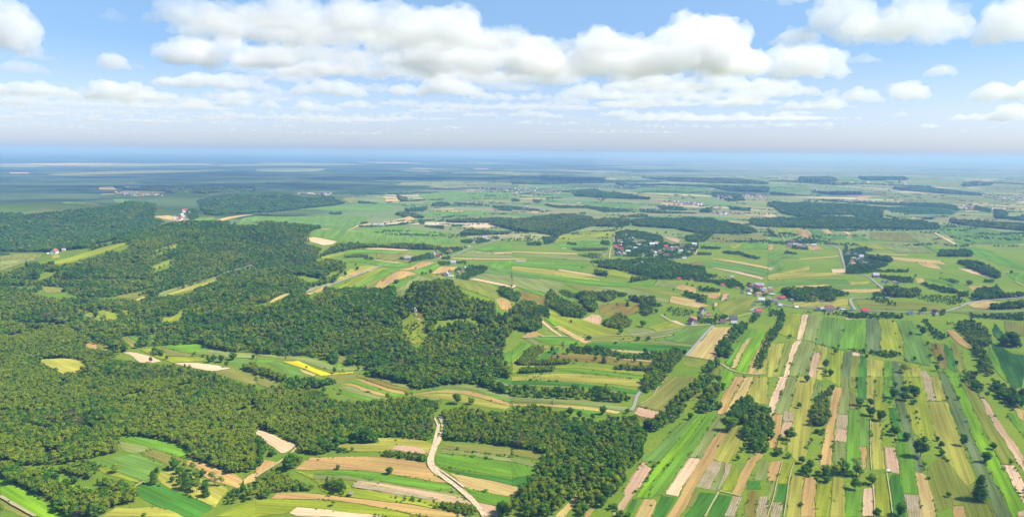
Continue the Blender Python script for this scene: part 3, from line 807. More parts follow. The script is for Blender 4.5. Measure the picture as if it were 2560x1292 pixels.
ROADS = """
asphalt 5.6 A4 540,958 600,980 660,1008 680,1080 700,1140 716,1195 722,1205
asphalt 5.6 B4 835,132 890,140 940,162 1000,215 1050,252 1085,300 1130,330 1125,345 1090,351 900,350 780,352 755,358 760,385 780,425 805,458
asphalt 5.6 B3 2200,470 2240,440 2300,430 2363,435
asphalt 5.6 B4 0,350 90,400 180,425 280,440 380,447 560,452 720,458 805,460 1000,472 1300,486 1500,490 1640,478 1700,458 1780,428 1850,398 1900,385 2000,375 2150,362 2250,355 2363,345
asphalt 5.6 A2 1570,1122 1700,1100 1800,1080 1880,1045 1950,1012 2100,970 2180,940 2290,900 2363,880
dirt 3.9 B3 2260,480 2150,505 2050,530 1960,550 1900,575 1860,590 1750,605 1600,612 1540,600 1450,555 1370,505
dirt 2.8 B3 1600,612 1500,635 1350,662 1200,680 1080,692 700,704 520,706 300,706 90,718
dirt 2.8 B3 740,745 900,748 990,752 1120,737 1290,722 1400,705 1500,690
asphalt 4.8 B3 1858,608 1800,665 1740,735 1680,805 1610,882
dirt 2.8 B3 1600,884 1750,905 1900,938 1950,970 2000,1010 2060,1038 2180,1058 2290,1062 2330,1050
asphalt 4.0 C3 1195,133 1150,160 1138,200 1145,240 1120,290 1100,312
sand 5.0 C2 1700,365 1735,430 1742,490 1700,560 1660,640 1620,720 1600,800 1640,860 1740,930 1860,1020 1960,1100 2060,1200 2115,1292
sand 3.3 C2 1690,440 1670,500 1655,560 1640,640 1600,720 1575,780 1590,840 1680,910
sand 2.2 C2 1645,380 1650,400 1700,410 1660,440 1690,470 1690,520
sand 2.2 C2 1650,830 1760,900 1850,960 1920,1020
asphalt 4.0 B2 350,318 500,272 640,242 740,212 880,162 1020,110 1140,66 1200,50
dirt .8 C4 1095,885 1110,960 1130,1100 1145,1200 1150,1292
dirt .8 C4 955,850 945,700 950,560 945,400
dirt .8 C4 242,795 200,900 182,1050 165,1180 145,1292
dirt .8 C4 135,780 80,980 45,1150 0,1270
dirt 1.3 C3 1910,1062 1870,1130 1780,1292
dirt 1.3 C3 1920,1055 2030,1050 2110,1100
dirt 1.1 C4 970,1000 985,1150 985,1292
asphalt 5.6 A3 948,872 940,900 945,940 950,980
dirt 3.9 A3 918,985 905,1030 900,1070 897,1125
dirt 3.3 A3 1722,985 1705,1030 1690,1065
asphalt 4.8 A2 1380,810 1400,840 1440,880 1490,910
dirt 3.3 A1 0,1210 60,1190 150,1160 250,1130 350,1105
dirt 2.8 A4 120,880 160,940 200,1000 120,1020
asphalt 4.8 A4 860,470 850,510
asphalt 4.8 B1 2018,140 2200,88 2363,40
dirt 2.8 C1 0,1105 100,1165 200,1225 325,1292
dirt 2.2 C1 1240,1020 1290,990 1335,970
dirt 2.2 B2 1330,20 1100,5
dirt 2.8 B4 2170,120 2363,115
dirt 2.8 B4 2280,200 2363,240
dirt 2.8 C2 0,930 120,850 240,780 330,730 380,650
dirt 1.3 C3 1160,268 1300,200 1340,110 1440,0
"""
# code = stand type (see MIX); '-' half density, '~' three quarters, '!' ignores field edges, wNN = strip NN metres wide
WOODS = """
P
O!~ -650,760 0,750 0,1180 -520,1290
V! 2640,900 2800,900 2900,1100 2760,1080
B1
M 0,150 240,180 1440,180 1900,130 2100,100 2363,-10 2363,45 2100,160 1430,330 1240,345 1000,348 750,342 600,300 240,300 160,240 0,232
V 0,232 160,240 200,340 0,340
M 0,210 170,235 420,330 700,330 1000,345 1290,345 1440,290 1700,330 1900,200 2363,40 2363,860 1950,840 1860,770 1480,790 1290,810 1000,900 760,780 880,760 600,600 0,560
O 0,560 600,600 880,760 760,790 1130,860 1000,900 1400,960 1600,970 1720,1000 1950,1030 2200,1130 2363,1190 2363,1292 0,1292
O! 1390,870 1440,820 1500,850 1520,890 1460,885
O 1600,905 1720,890 1870,890 1880,920 1760,935 1610,935
O! 2230,975 2330,950 2363,950 2363,1050 2240,1010
O 870,730 950,700 1100,720 1200,810 1150,830 1000,770
C1
O 0,-60 2363,60 2363,870 2100,890 1950,830 1740,750 1730,680 1400,580 1150,540 1060,600 1130,690 980,720 800,770 640,800 200,830 0,760
O 0,760 220,830 330,870 520,960 720,1030 860,1050 1200,970 1270,1110 1260,1160 1080,1200 920,1290 610,1290 440,1130 250,1035 150,990 70,960 0,900
D! 60,900 130,880 180,930 150,990 80,980
O 500,830 620,790 760,780 890,800 900,880 840,960 720,930 560,890
M 860,910 1000,890 1120,930 1230,1020 1280,1120 1180,1170 1000,1050 850,980
L! 330,850 500,840 560,950 720,1000 860,1035 700,1050 540,970
L! 0,120 150,130 160,220 300,350 480,400 460,490 350,470 200,400 0,420
L- 900,820 1100,880 1260,960 1200,1000 1000,900
O- 0,1180 60,1190 200,1292 0,1292
L! 1120,560 1300,480 1500,540 1700,560 1600,620 1300,545
M! 2090,1060 2200,1030 2363,1000 2363,1120 2200,1180 2080,1220 2050,1190
V! 1630,890 1760,900 1850,950 1960,1000 1900,1040 1800,1000 1700,960
C2
O 0,125 260,110 500,100 700,190 860,220 1000,235 1300,212 1500,190 1700,195 1790,205 1700,260 1720,300 1640,330 1640,560 1590,588 1130,552 1110,608 720,612 600,720 400,700 370,640 220,540 100,490 0,470
D 690,440 820,380 980,420 1130,500 1110,600 900,615 720,612 600,530
M 400,600 560,540 700,580 680,700 480,720 370,680
O 1715,305 1900,272 2150,320 2363,310 2363,648 2050,600 1730,580 1740,400
D! 220,180 240,70 330,20 560,10 740,30 750,60 640,100 480,110 340,170
O 0,-70 300,0 240,60 0,10
O! 0,940 150,870 310,900 330,940 555,980 540,1050 300,1055 150,1068 130,1130 0,1130
M! 570,1010 650,960 870,985 870,1020 800,1080 700,1060 580,1042
R! 1640,1160 1800,1160 2030,1200 2040,1285 1900,1282 1640,1190
D- 1900,1200 2040,1200 2040,1285 1900,1285
R! 1170,708 1220,685 1560,730 1560,782 1170,730
M! 2200,1292 2270,1170 2363,1150 2363,1292
O! 240,850 260,780 390,740 440,750 380,850
L! 720,650 900,660 900,692 750,712
M 980,-10 1200,20 1440,75 1480,120 1700,92 1760,60 1900,55 2050,80 2150,120 2250,150 2363,155 2363,90 2200,10 2150,-60 2000,-100 1700,-120 1200,-100
D! 0,520 60,560 80,700 50,820 0,830
L 90,610 210,620 220,700 150,730 90,690
S! 1200,1080 1500,1120 1700,1160 1600,1175 1300,1130
C3
M= 0,250 180,285 450,330 600,380 780,400 900,335 1160,340 1180,470 1235,500 1200,720 1180,800 1050,870 1040,1000 900,1110 850,1190 780,1215 700,1230 690,1292 0,1292 0,1140 60,1110 100,900 250,770 335,740 250,682 0,650
O= 0,330 500,370 600,420 560,640 400,760 335,740 250,682 0,650
D 900,520 1180,480 1240,560 1200,720 1180,800 1050,870 950,860 880,700
D 860,860 1050,880 1040,1000 900,1110 870,1000
D! 560,380 760,400 760,640 640,700 590,600
M 0,95 400,108 800,105 1080,165 1125,230 1000,235 500,205 0,180
D 1990,330 2100,200 2170,180 2260,260 2363,290 2363,650 2250,690 2150,570 2150,440 2010,440
L 2240,600 2363,600 2363,700 2260,700
M w17 1275,490 1400,420 1500,350 1550,250 1700,120 1830,0
M w14 1740,330 1790,250 1860,170 1910,90
L w12 1830,310 1880,290 1930,270
M 1185,90 1250,0 1330,-40 1440,-30 1400,60 1320,110 1220,160
V- 890,1200 1000,1180 960,1240 900,1230
C4
O! 450,200 480,130 560,110 600,170 550,215 565,300 552,450 480,462 400,440 420,300
L 440,482 540,500 520,545 440,525
D 1990,0 2150,50 2350,220 2363,290 2280,290 2120,170 2050,80
M 1790,0 1900,-20 2010,100 1990,148 1900,130 1810,40
D 0,330 40,400 45,560 0,640
S- 1350,300 1400,300 1440,520 1400,560
S! 1250,20 1330,30 1330,150 1260,150
D 360,850 400,870 370,900
D w9 650,885 750,900 860,912
V w8 1100,470 1180,520
L 60,700 120,690 130,730 60,735
B2
M 0,180 500,180 740,100 840,30 860,60 800,120 740,205 500,262 240,340 120,395 0,410
M 0,410 120,402 230,362 340,312 430,310 520,380 640,300 700,302 860,272 980,322 1100,290 1200,262 1280,275 1290,352 1400,700 1560,900 1760,1150 1480,1200 1400,1160 1250,1120 1000,1050 1000,1000 1050,980 800,980 820,900 750,872 745,985 630,920 450,882 200,882 0,865
D 300,320 430,310 520,380 700,400 860,272 1280,275 1290,400 1200,600 900,500 600,640 300,600 100,500
P 1290,352 1400,300 1560,222 1690,182 1830,232 1960,312 2200,372 2230,462 2363,472 2363,700 2270,760 2200,700 2060,560 1900,550 1700,560 1600,700 1570,640 1560,490 1450,470 1380,560 1280,480
M 1570,640 1700,560 1750,700 1950,760 2200,760 2280,830 2270,900 2363,1000 2350,1100 2230,1080 2150,1040 2100,1130 1760,1150 1480,1000 1400,800 1540,760
M! 1690,540 1950,505 2100,560 2320,700 2290,840 2100,820 1900,800 1680,720
L! 1760,620 1880,555 2060,570 2200,700 2180,740 1980,740 1800,700
O- 550,790 850,800 1100,840 1150,860 900,870 650,860
V- 850,180 900,150 1010,102 1020,112 930,165 740,215
S!- 1370,560 1500,500 1545,600 1540,740 1400,760
D 2230,250 2300,240 2363,280 2363,390 2290,340 2240,300
D 1180,300 1200,255 1270,260 1285,330 1230,340
V~ 1670,10 1960,10 1930,45 1700,50
V~ 1850,60 2000,40 2150,60 2120,115 2000,160 1960,192 1860,190 1830,120
V 1650,125 1760,130 1830,170 1700,160
S! 960,300 1000,210 1050,205 920,265
B3
D 0,300 60,312 90,392 60,300 50,392 0,400
P 0,440 90,392 200,410 230,480 340,520 280,522 270,640 180,670 0,640
V 200,410 330,430 345,540 280,520 230,480
P 330,292 390,282 420,342 560,402 700,482 650,540 480,525 310,432
L 440,270 560,292 600,350 520,352 440,300
P 560,300 700,287 960,287 960,362 880,392 780,352 770,482 720,482 640,392
V 960,300 1060,322 1060,340 960,345
P 1070,332 1330,332 1320,402 1300,492 1250,522 1170,482 1200,402 1070,370
V 1300,400 1410,412 1400,432 1310,432
O 820,562 980,492 1100,552 1110,612 1000,642 870,622
P 1080,205 1200,147 1280,180 1100,208
D 810,0 1260,0 1500,60 1790,110 1810,150 1700,170 1500,165 1300,180 1000,100 800,70
V 1300,150 1700,160 1860,190 2060,170 2160,250 2150,290 2050,270 1850,212 1600,190 1300,182
V 1710,252 1880,262 1920,295 1730,290
D 1600,290 1720,322 1810,352 1780,402 1700,372 1600,340
S! 1430,420 1600,430 1700,460 1640,520 1500,520 1430,470
V~! 1690,480 1980,490 1990,540 1900,600 1720,580
R 30,930 180,790 290,775 300,850 200,912 550,915 550,960 260,975 60,972
V 450,830 600,792 850,800 1000,860 1360,860 1340,920 1000,912 820,882 600,862
R 60,1020 150,1000 390,990 392,1030 70,1050
R 930,990 1060,985 1060,1018 940,1015
R 1075,990 1270,1000 1260,1030 1080,1022
M 1250,1030 1290,930 1400,830 1500,800 1580,830 1600,880 1520,990 1480,1020 1370,1140 1300,1220 1200,1230 1190,1180
D w20 2125,620 2050,700 1980,800 1940,905
V w11 2360,770 2310,870 2262,1000
V! 2170,560 2250,500 2300,510 2220,590
V 1150,470 1160,500
S! 1120,740 1290,730 1290,745
V! 2170,210 2363,290 2363,340 2200,330
V! 2290,390 2363,380 2363,450
S! 1890,1040 1960,1000 1880,1100
D w14 1870,970 1800,1050
B4
M 1750,562 1880,542 1990,582 2050,702 2040,802 1960,802 1840,742 1760,662
M 1840,742 1980,792 2050,902 2120,1052 2180,1082 2060,1082 1990,1080 1900,852
M 1800,1042 1880,1042 1930,1082 1810,1082
V 1420,542 1460,540 1520,622 1680,702 1620,742 1530,722 1480,642
V 930,832 1190,862 1180,912 1000,882 930,860
V 770,827 910,850 900,872 780,842
V~! 250,490 430,465 520,505 720,515 740,540 1240,542 1240,505 930,480 840,505 620,490
V~ 0,440 150,450 150,540 130,520 20,520
V w12 130,500 110,600 60,690 0,760
V 0,380 80,400 60,440 0,430
D! 80,272 350,242 560,252 750,302 740,332 620,342 620,392 450,392 240,382 180,332
P 1050,242 1400,262 1420,302 1350,352 1130,342 1060,272
V 1420,207 1740,272 1740,312 1600,302 1420,232
V 1750,292 1850,292 1850,340 1760,340
D 1920,272 2100,252 2180,312 2363,312 2363,340 1900,380 1880,332
P 2050,422 2363,397 2363,450 2060,460
V 1860,482 1930,512 2100,502 2363,482 2363,560 2100,545 1870,532
V 720,82 900,52 1000,82 1300,92 1300,115 1000,112 850,132 720,130
V 1010,132 1350,162 1340,215 1200,212 1040,162
D 1700,0 1900,0 2130,92 2150,150 2250,190 2150,182 2000,142 1800,52
V 960,302 1080,302 1100,340 970,335
S 1370,310 1750,330 1850,380 1700,420 1500,390 1380,360
D 2150,700 2260,690 2363,770 2363,820 2180,790
V- 840,350 1080,340 1200,410 1180,430
S 1640,570 1750,570 1740,600 1650,600
V 1500,470 1640,470 1640,510 1520,525
V 1390,460 1460,450 1460,480 1400,485
V- 1560,170 1700,185 1780,215 1700,215
V 1990,180 2080,185 2090,215 1990,205
A4
D 0,720 150,712 600,705 1000,722 1400,742 1580,777 1570,820 1400,830 1000,817 600,820 0,805
D 0,572 400,577 760,592 1110,622 1060,662 1050,720 850,722 780,692 520,692 300,712 130,682 60,622 0,612
P 1670,732 1900,742 2363,772 2363,842 1900,802 1700,770
D 1560,1072 1590,1022 1700,1017 1850,1012 1910,1078 1740,1078 1600,1078
D 2090,642 2210,652 2200,712 2363,702 2363,750 2100,722
V 0,810 30,830 120,915 60,890 0,860
V 90,855 280,870 280,885 100,865
V~! 220,910 440,910 500,940 400,960 260,955 230,930
V 180,985 360,985 370,1015 180,1005
V 150,1035 260,1040 270,1060 150,1050
V~! 700,965 740,970 730,1010 900,990 1000,1030 880,1030 720,1010
V~! 690,1010 860,1010 1050,1130 1150,1140 1000,1200 900,1180 720,1200
D 880,1070 1130,1100 1150,1140 1000,1110 890,1090
V- 390,460 700,480 900,500 600,510 400,480
P 560,480 860,480 860,505 640,508
D 1150,430 1500,430 1800,470 2000,490 1960,515 1500,490 1150,455
P 300,340 620,350 640,385 290,385
D 820,350 1150,345 1300,370 900,375
P 1800,390 2100,390 2050,420 1800,430
V 20,480 240,500 240,512 30,505
V 1420,715 1530,718 1530,735 1420,732
V 1150,720 1210,722 1210,745 1160,742
V- 0,380 600,420 900,410 1500,440 1500,420 700,390 0,370
V 470,545 760,570 1500,580 1740,600 1760,660 1550,620 1000,600 500,560
V 1900,600 2060,630 2060,670 1900,650
A3
P 0,742 250,702 430,682 560,677 720,707 760,742 900,732 1100,742 1080,792 1000,802 750,795 600,832 440,882 380,952 350,940 370,882 200,852 0,842
D 1110,742 1300,722 1600,717 1860,722 1900,747 2000,762 2200,792 2290,852 2200,865 1870,865 1790,940 1800,880 1700,860 1500,822 1200,802 1110,790
D 1590,880 1700,870 1800,880 1790,940 1620,942
V! 960,842 1050,822 1200,832 1390,882 1400,940 1280,930 1100,900 960,900
V~! 960,900 1400,940 1560,960 1720,940 1720,1000 1650,1080 1500,1100 1200,1080 950,1080 940,960
V! 900,1112 1100,1090 1400,1082 1550,1132 1780,1162 1800,1232 2060,1280 1400,1270 1200,1212 960,1192 800,1182 800,1130
V! 950,880 1000,830 1020,900 960,950
S! 575,1062 720,1032 860,1050 880,1100 740,1095
R 510,1000 880,1000 880,1020 620,1025
V 810,960 830,915 900,930 900,975
V 1740,985 1920,995 1920,1010 1750,1005
V 1940,1030 2100,1030 2310,1095 2260,1105 2100,1065 1950,1045
R 1710,1045 1840,1045 1840,1062 1710,1060
V 270,885 350,890 360,960 300,965
V 130,950 270,940 270,975 140,975
V 720,1115 800,1115 800,1140 730,1135
P 755,1220 880,1240 880,1258 770,1245
V 1090,1278 1190,1255 1250,1285 1120,1285
V 510,945 600,960 590,975 510,965
D 2200,725 2363,720 2363,805 2280,800 2210,770
V 0,540 70,545 70,570 0,572
V 195,545 290,555 250,580 200,580
D 550,500 840,485 1280,530 1270,550 900,540 600,520
V 300,580 430,600 700,600 1080,640 1080,665 860,670 700,630 420,630 310,605
V 0,610 260,640 260,655 0,645
V 1170,640 1250,640 1400,660 1700,670 1700,680 1400,680 1200,670
D 1740,640 1840,620 1840,670 1740,670
V 1320,600 1560,610 1640,650 1400,650
D 2000,622 2200,635 2200,660 2010,640
D 940,400 1500,410 2363,430 2363,485 2000,470 1830,440 1400,420 1000,420
P 0,330 300,345 860,350 840,400 300,410 0,400
P 1150,340 1600,350 2363,385 2363,410 1900,400 1500,385
V 380,475 780,450 860,490 600,500
V 1840,480 2100,500 2150,560 2000,570 1850,520
V 620,675 680,675 680,685 620,685
V 960,700 1240,680 1260,712 1000,715
A2
D 0,492 300,487 450,522 700,522 800,562 870,582 640,612 200,662 0,672
V 940,562 1120,580 1120,590 950,585
P 1270,682 1360,662 1500,690 1570,722 1400,720
D 1370,642 1580,622 1580,650 1400,665
D 680,715 790,712 790,740 680,740
V 670,670 790,672 790,690 680,688
V 900,765 1030,755 1030,775 900,780
P 1690,740 1800,742 2100,722 2363,720 2363,760 1800,765
P 2100,772 2363,732 2363,832 2250,800
P 1870,872 1950,832 2363,850 2350,870 1950,882
V 1600,930 1740,930 1740,950 1610,955
V w14 610,832 900,805 1180,800 1450,770 1640,740
V 1510,740 1560,740 1560,780 1510,780
V! 1540,795 1730,795 1735,825 1560,805
V 1810,785 1910,785 1910,800 1810,800
P 560,1090 640,1020 740,962 1000,958 1300,962 1600,982 1700,1000 1700,1015 1420,1012 1150,995 950,1002 800,1030 650,1062 570,1108
R 800,1082 900,1060 1040,1062 1030,1080 820,1090
V~! 1300,1080 1430,1080 1600,1030 1740,1040 1700,1095 1560,1110 1420,1135 1310,1100
V~! 1660,1000 1960,970 1990,985 1900,1020 1760,1060
V~! 1870,920 2000,920 2050,880 2240,890 2260,910 2050,960 1900,950
V 1010,1080 1090,1085 1090,1105 1010,1105
V 1715,1085 1790,1085 1790,1105 1715,1105
V 1190,575 1600,548 1500,565 1200,582
D 1610,600 1700,575 1780,580 1800,610 1620,615
V- 850,490 1500,480 1900,500 1500,500 900,505
V 1800,580 2000,590 2150,600 2150,615 1850,595
V 2160,600 2363,600 2363,660 2240,650
P 1300,500 1400,540 1390,570 1320,560
M 0,782 300,790 560,787 600,830 480,850 520,890 430,915 620,972 560,1090 560,1110 850,1130 830,1180 740,1220 600,1290 0,1290
D 300,790 560,787 600,830 480,850 500,890 300,860
A1
D 0,642 300,642 700,612 1100,592 1400,602 1450,650 1400,700 1560,740 1400,822 1250,882 900,962 850,1002 600,1022 400,1030 0,1030
D 1800,542 2100,492 2363,490 2363,672 2000,702 1900,692 1850,602
M 400,1130 850,990 1200,905 1400,842 1700,772 2000,772 2363,792 2363,1290 1900,1290 600,1292 0,1292 0,1215 330,1120
D 1000,930 1400,842 1700,772 2000,772 2363,792 2363,860 1700,860 1200,960
V 0,1040 120,1060 200,1090 100,1100 0,1080
V 0,1150 90,1160 80,1175 0,1170
P 1100,440 1500,430 2363,420 2363,470 1900,500 1550,480 1150,460
V 1700,650 1800,640 1850,760 1760,750
"""
# trees that stand by themselves: kind letter (none = round), x, y of the foot, crown width, optional height/width
TREES = """
C4 357,45,60 285,285,48 200,578,105 b590,128,55 400,600,38 495,612,22 480,760,45 315,798,65 345,868,60 340,900,85 385,895,50 460,915,55 530,912,95 s615,915,85,1.3 540,972,80,.8 n812,912,115,1.5 800,1035,95 955,990,90 1215,1280,95,1.15 1000,1300,80 1170,95,45,1.2 1155,195,88 1260,160,70 1260,215,75 1345,190,100 u1345,253,60 840,265,72 845,292,38 945,268,65 945,358,80 1040,402,88 1140,435,28 1170,538,78 1278,585,70 1175,600,33
C4 1405,740,120,1.45 u1440,820,55 u1445,856,22 u1480,945,38 1563,588,38 1597,652,52 1605,722,52 1805,635,70,1.4 1650,215,36 1753,212,36 1775,95,30 f1835,415,42 2078,670,60 2015,788,85 c1955,1138,130,1.5 1665,1108,45 s2022,195,48,1.2 2340,200,75 u2255,305,34 820,35,32 820,105,26 s985,162,24,1.5 u195,748,80,.6 b85,725,60,.8 20,0,1
C3 840,348,82 868,88,28 280,318,62 345,328,55 n372,275,52 535,358,82 625,378,68 745,388,52 1065,335,48 1645,392,62 u1735,330,48 1905,58,60,1.3 1905,642,20 2085,768,46 u1310,828,44 2015,495,150,.9 2085,430,110 2180,262,90 2240,692,80 2145,658,50 2120,690,38 2330,692,52 u1285,1185,24 910,1220,52 965,1195,28 u1000,1290,90,.8 u1070,1285,60 40,1112,34 s1870,215,60,1.3
C2 1230,898,72 755,852,46 u575,768,24 s710,762,16 u1865,672,42 f2040,692,32 s720,1190,52,1.1 u1250,1112,20 u1300,1152,22 u1340,1157,30,.6 u1455,1148,30 u1560,1162,22 f1820,1058,46 s1640,1185,32 1855,248,98 1985,252,70 s1220,222,58,1.4 s1395,195,48,1.4 s1440,190,32,1.7 s785,155,48,1 625,145,50 f865,1098,75,.6 u810,1082,50,1.2 310,855,140 150,730,60,.9 150,122,48 u1300,628,20 u1290,588,24 u915,692,18
C1 s1070,885,78,1 1610,855,90,1.25 1545,858,34 1450,905,44,1.6 c1415,988,72,1.5 1400,912,32,1.1 u1475,1005,32 1590,968,46,1.2 1650,998,58,1.2 c1720,1035,108,1.3 1650,895,68 s1705,845,50,1.4 s1780,865,60,1.3 1870,918,64,1.1 s1810,945,66,1.4 s1815,1060,84,1.4 c1900,1100,78,1.3 s1955,960,58,1.5 n1985,1000,110,1 s2045,1005,55,1.5 690,988,66 u925,824,34 u1410,1200,20 u1480,1208,20 u1525,1220,20 u1330,1278,40 115,985,100
B4 530,1000,66,1.2 530,1052,46 575,1070,60 622,865,46,1.1 600,820,24 910,905,34 1312,697,35 1390,632,35 1430,690,64,1.1 1472,787,34 1497,897,34 1350,922,34 1555,1022,44,1.2 1585,945,54,1.3 1738,967,34,1.2 1215,882,30 1215,812,20 1175,682,14 s1255,1040,76,.95 u1545,792,30 1550,822,22 200,717,44,.7 s437,792,12,2 1155,572,18 2255,800,110 2165,782,46 1860,228,62,.6 1362,155,22 u1600,125,18 2245,125,26
B3 545,582,28,1.2 710,738,60,.8 u955,772,52,.6 u595,777,34 u1495,698,26 1165,743,42 1260,743,44 n470,870,60,2.2 512,868,50,1.3 370,852,48,1.3 395,872,30 422,908,34 368,902,22 770,928,40,1.2 c848,948,58,1 978,937,38,1.2 s685,963,24,1.4 s595,953,40,1.2 1130,942,38,1.2 s1065,978,26,1.5 1187,977,36,1.2 1230,868,54,1.1 s752,1027,14,1.4 u1755,992,30 1005,682,58,.8 s970,445,28,1.8 c1065,427,42,1.1 1205,617,72,.85 1330,492,42,1.2 1410,512,18 u647,75,20 u276,66,8 1490,282,22 1617,232,22 1665,245,22 870,162,14 1905,297,34 s1855,492,36,1.8 n1290,740,1
B2 825,152,38,1.3 920,52,18,1.3 935,92,40,.8 1475,82,20,.9 1535,137,30,1.1 1565,132,18,1.2 1610,133,34,1.5 1295,217,54,.75 1403,157,14 s465,1007,28,1.2 725,1042,40,1.5 n800,1038,42,1 945,1017,30,1.2 275,912,16,1.5 655,245,10
B1 1540,917,34 1875,897,30 1915,897,24 1930,947,48,1.1 1972,932,56 2040,942,64 2092,985,46,1.2 2150,917,76,.9 2340,912,40 1393,942,36,1.3
"""
LANDMARKS = """
the long pale soil strip|P 1965,930
the narrow copse|P 2052,1010
the dark grove beside the strips|P 1890,1060
the pinkish plot by the van|P 2228,1150
the pair of dark trees|P 2175,1030
the ploughed grey strip|P 2320,960
the brightest green strip|P 2430,1050
the grass track end|P 2180,1200
the asphalt farm lane bend|P 1590,1000
the bright red roof|P 2160,790
the sandy track|P 1090,1170
the yellow rapeseed|P 790,920
the large straw field|P 1780,860
the pale soil patches|P 520,915
the brown bare slope at bottom left|P 540,1180
the deep green field at bottom left|P 430,1250
the lone tree of the tan field|P 970,1185
the wavy silvery strip|P 1250,985
the banded terraces|P 1480,920
the bowl-shaped brown pasture|P 1560,780
the pale bottom field|P 850,1275
the hilltop orchard farm|P 1720,780
the diagonal farm road|P 880,690
the shaded green fields|P 2520,900
the bare round hill patch|P 1500,800
the field beside the winding road|P 2440,760
the tall dark tree beside the lane|P 2440,1240
the mown grass by the bottom track|P 2070,1260
the vegetable plots|P 2110,1080
the pale striped bottom plots|P 1900,1240
"""
# roof letter, wall letter, x, y of the foot, length
HOUSES = """
B4 the main road row|dw565,472,62 gw512,462,60 gg455,467,44 rw892,488,60 gw1312,500,48 dw1545,492,50 ww497,388,16 ww425,352,14 gg770,465,30 wg690,462,30 ww260,440,28 kg215,378,30 mw1400,500,14 mw655,458,24 gp985,498,20
B4 the hamlet left of the roadside wood|ow25,292,45 gg40,325,48 rw132,362,46 ow92,352,38 dw62,388,46 gw18,262,34 ww112,432,28 mp80,410,30
B4 the hamlet above the bend|gg992,158,54 wg1190,218,28 ow1100,212,30 gw1060,207,20 mg1160,205,24
A4 the hamlet beside the straight road|ow740,1032,34 ww742,1057,38 gg815,1067,68 kw852,1057,34 gw858,1088,44 wg850,1118,48 gg902,1142,58 oy780,1148,46 dw775,1126,28 gg790,1095,34
A4 the farm cluster with dark roofs|dp180,952,36 dg220,947,66 ww295,937,30 ww205,972,50 gw252,972,48 mp282,988,48 gw322,988,38 ww420,975,48 mp360,978,30 dw192,992,36
B3 the farm group ending the dirt lane|oy1668,560,58 dw1663,590,74 dw1760,482,58 ow1812,518,50 mp1745,522,44 dw1945,583,48 kw2042,557,60 gg2045,592,48
B3 the hillside hamlet by the junction|rw2272,490,50 ww2300,388,62 gw2235,418,54 gw2130,307,44 ww2190,322,32 ow2272,328,52 mp2190,283,46 ww2240,250,60 gg2288,245,58 kg2190,237,48 ow2340,300,40 ww2330,270,30
B3 the slope below the hilltop village|rp1942,237,28 rw1872,163,50 dp1652,188,50 rp1540,182,38 wy1772,128,28 gw1975,157,26 gw2030,163,28 ow2077,262,26 mw1702,143,28
A3 the hilltop village|dy1045,872,52 wp1190,934,32 ww1172,972,40 gg1110,922,46 gw1010,948,26 wg1292,970,58 ww1332,962,30 ry1420,992,40 op1515,1002,34 ww1682,968,48 gw1640,1037,28 gw1600,1082,36 ww1590,1102,34 dw1500,1107,30 dw1425,1067,60 ow1290,1022,28 gw1450,1017,46 mp1362,1037,30 wp1212,1062,26 gw1062,1118,46 wg1196,1138,48 gw1130,1152,34 rw952,993,36 rw1000,1013,58 ww1070,1033,46 mp935,1033,30 wg985,1068,58 gw940,1068,38 gg1032,1052,30 gw855,1048,30 op845,1078,30 mw1140,942,26 gw1002,927,22 dw1085,988,30 ww1132,1002,28 dw1560,987,32 gw1490,962,28 kw1230,977,26 ww1475,992,24 dw1390,1012,26 gy1545,1040,28 gw1330,1070,26
B2 the farmstead behind the wooded hill|gw1820,37,58 rw1890,38,30 ww1925,78,32 dw1790,117,46 gw1757,148,58 ww1803,158,48 gg1862,123,62 ow1902,108,26 dp1722,143,40
A2 the roadside farms on the left|dp1662,1042,58 rp1682,1078,50 gw1640,1058,38 rw1788,1028,40 gg1402,1107,58 op1900,997,34 ww1972,987,22 gw1815,987,22
A2 the hamlet ending the diagonal road|ow2010,948,44 ww2112,908,50 gy2138,918,34 kp2182,918,30 ww2232,888,34 mw2060,900,26 gw2025,925,26 ow2150,900,26
A2 the small hamlet between meadows|gw1130,783,32 rw1195,778,26 mw1080,778,24 gw1165,790,24 ww1110,790,20 gw1285,765,20
A1 the valley below the left ridge|ow505,1050,56 ww440,1052,24 gw560,1018,30 ww590,1022,28
"""
HAMLETS = """
26 the gardens of the hilltop village|A3 965,910 1380,945 1560,965 1710,985 1690,1060 1500,1095 1200,1075 960,1070
8 the gardens behind the main road|B3 2120,240 2340,230 2350,330 2130,320
24 the valley village between wooded hills|A1 1590,750 1600,720 1640,700 1690,650 1740,650 1755,710 1680,760
16 the village far left behind the meadows|A2 1900,580 2150,592 2150,612 1950,605
14 the village behind the long meadow|A2 2170,640 2363,610 2363,650 2240,668
10 the row at the meadow edge|A3 0,630 130,615 260,640 100,655
22 the long village under the wooded rise|A3 420,575 620,575 820,620 1060,640 1050,660 850,655 640,615 430,605
14 the red and white cluster in the plain|A3 1180,640 1420,640 1690,655 1680,675 1350,670 1180,665
16 the village beside the round grove|A3 1850,620 1950,630 1900,690 1850,680
14 the houses right before the wood|A3 1000,695 1230,690 1200,710 1020,715
"""
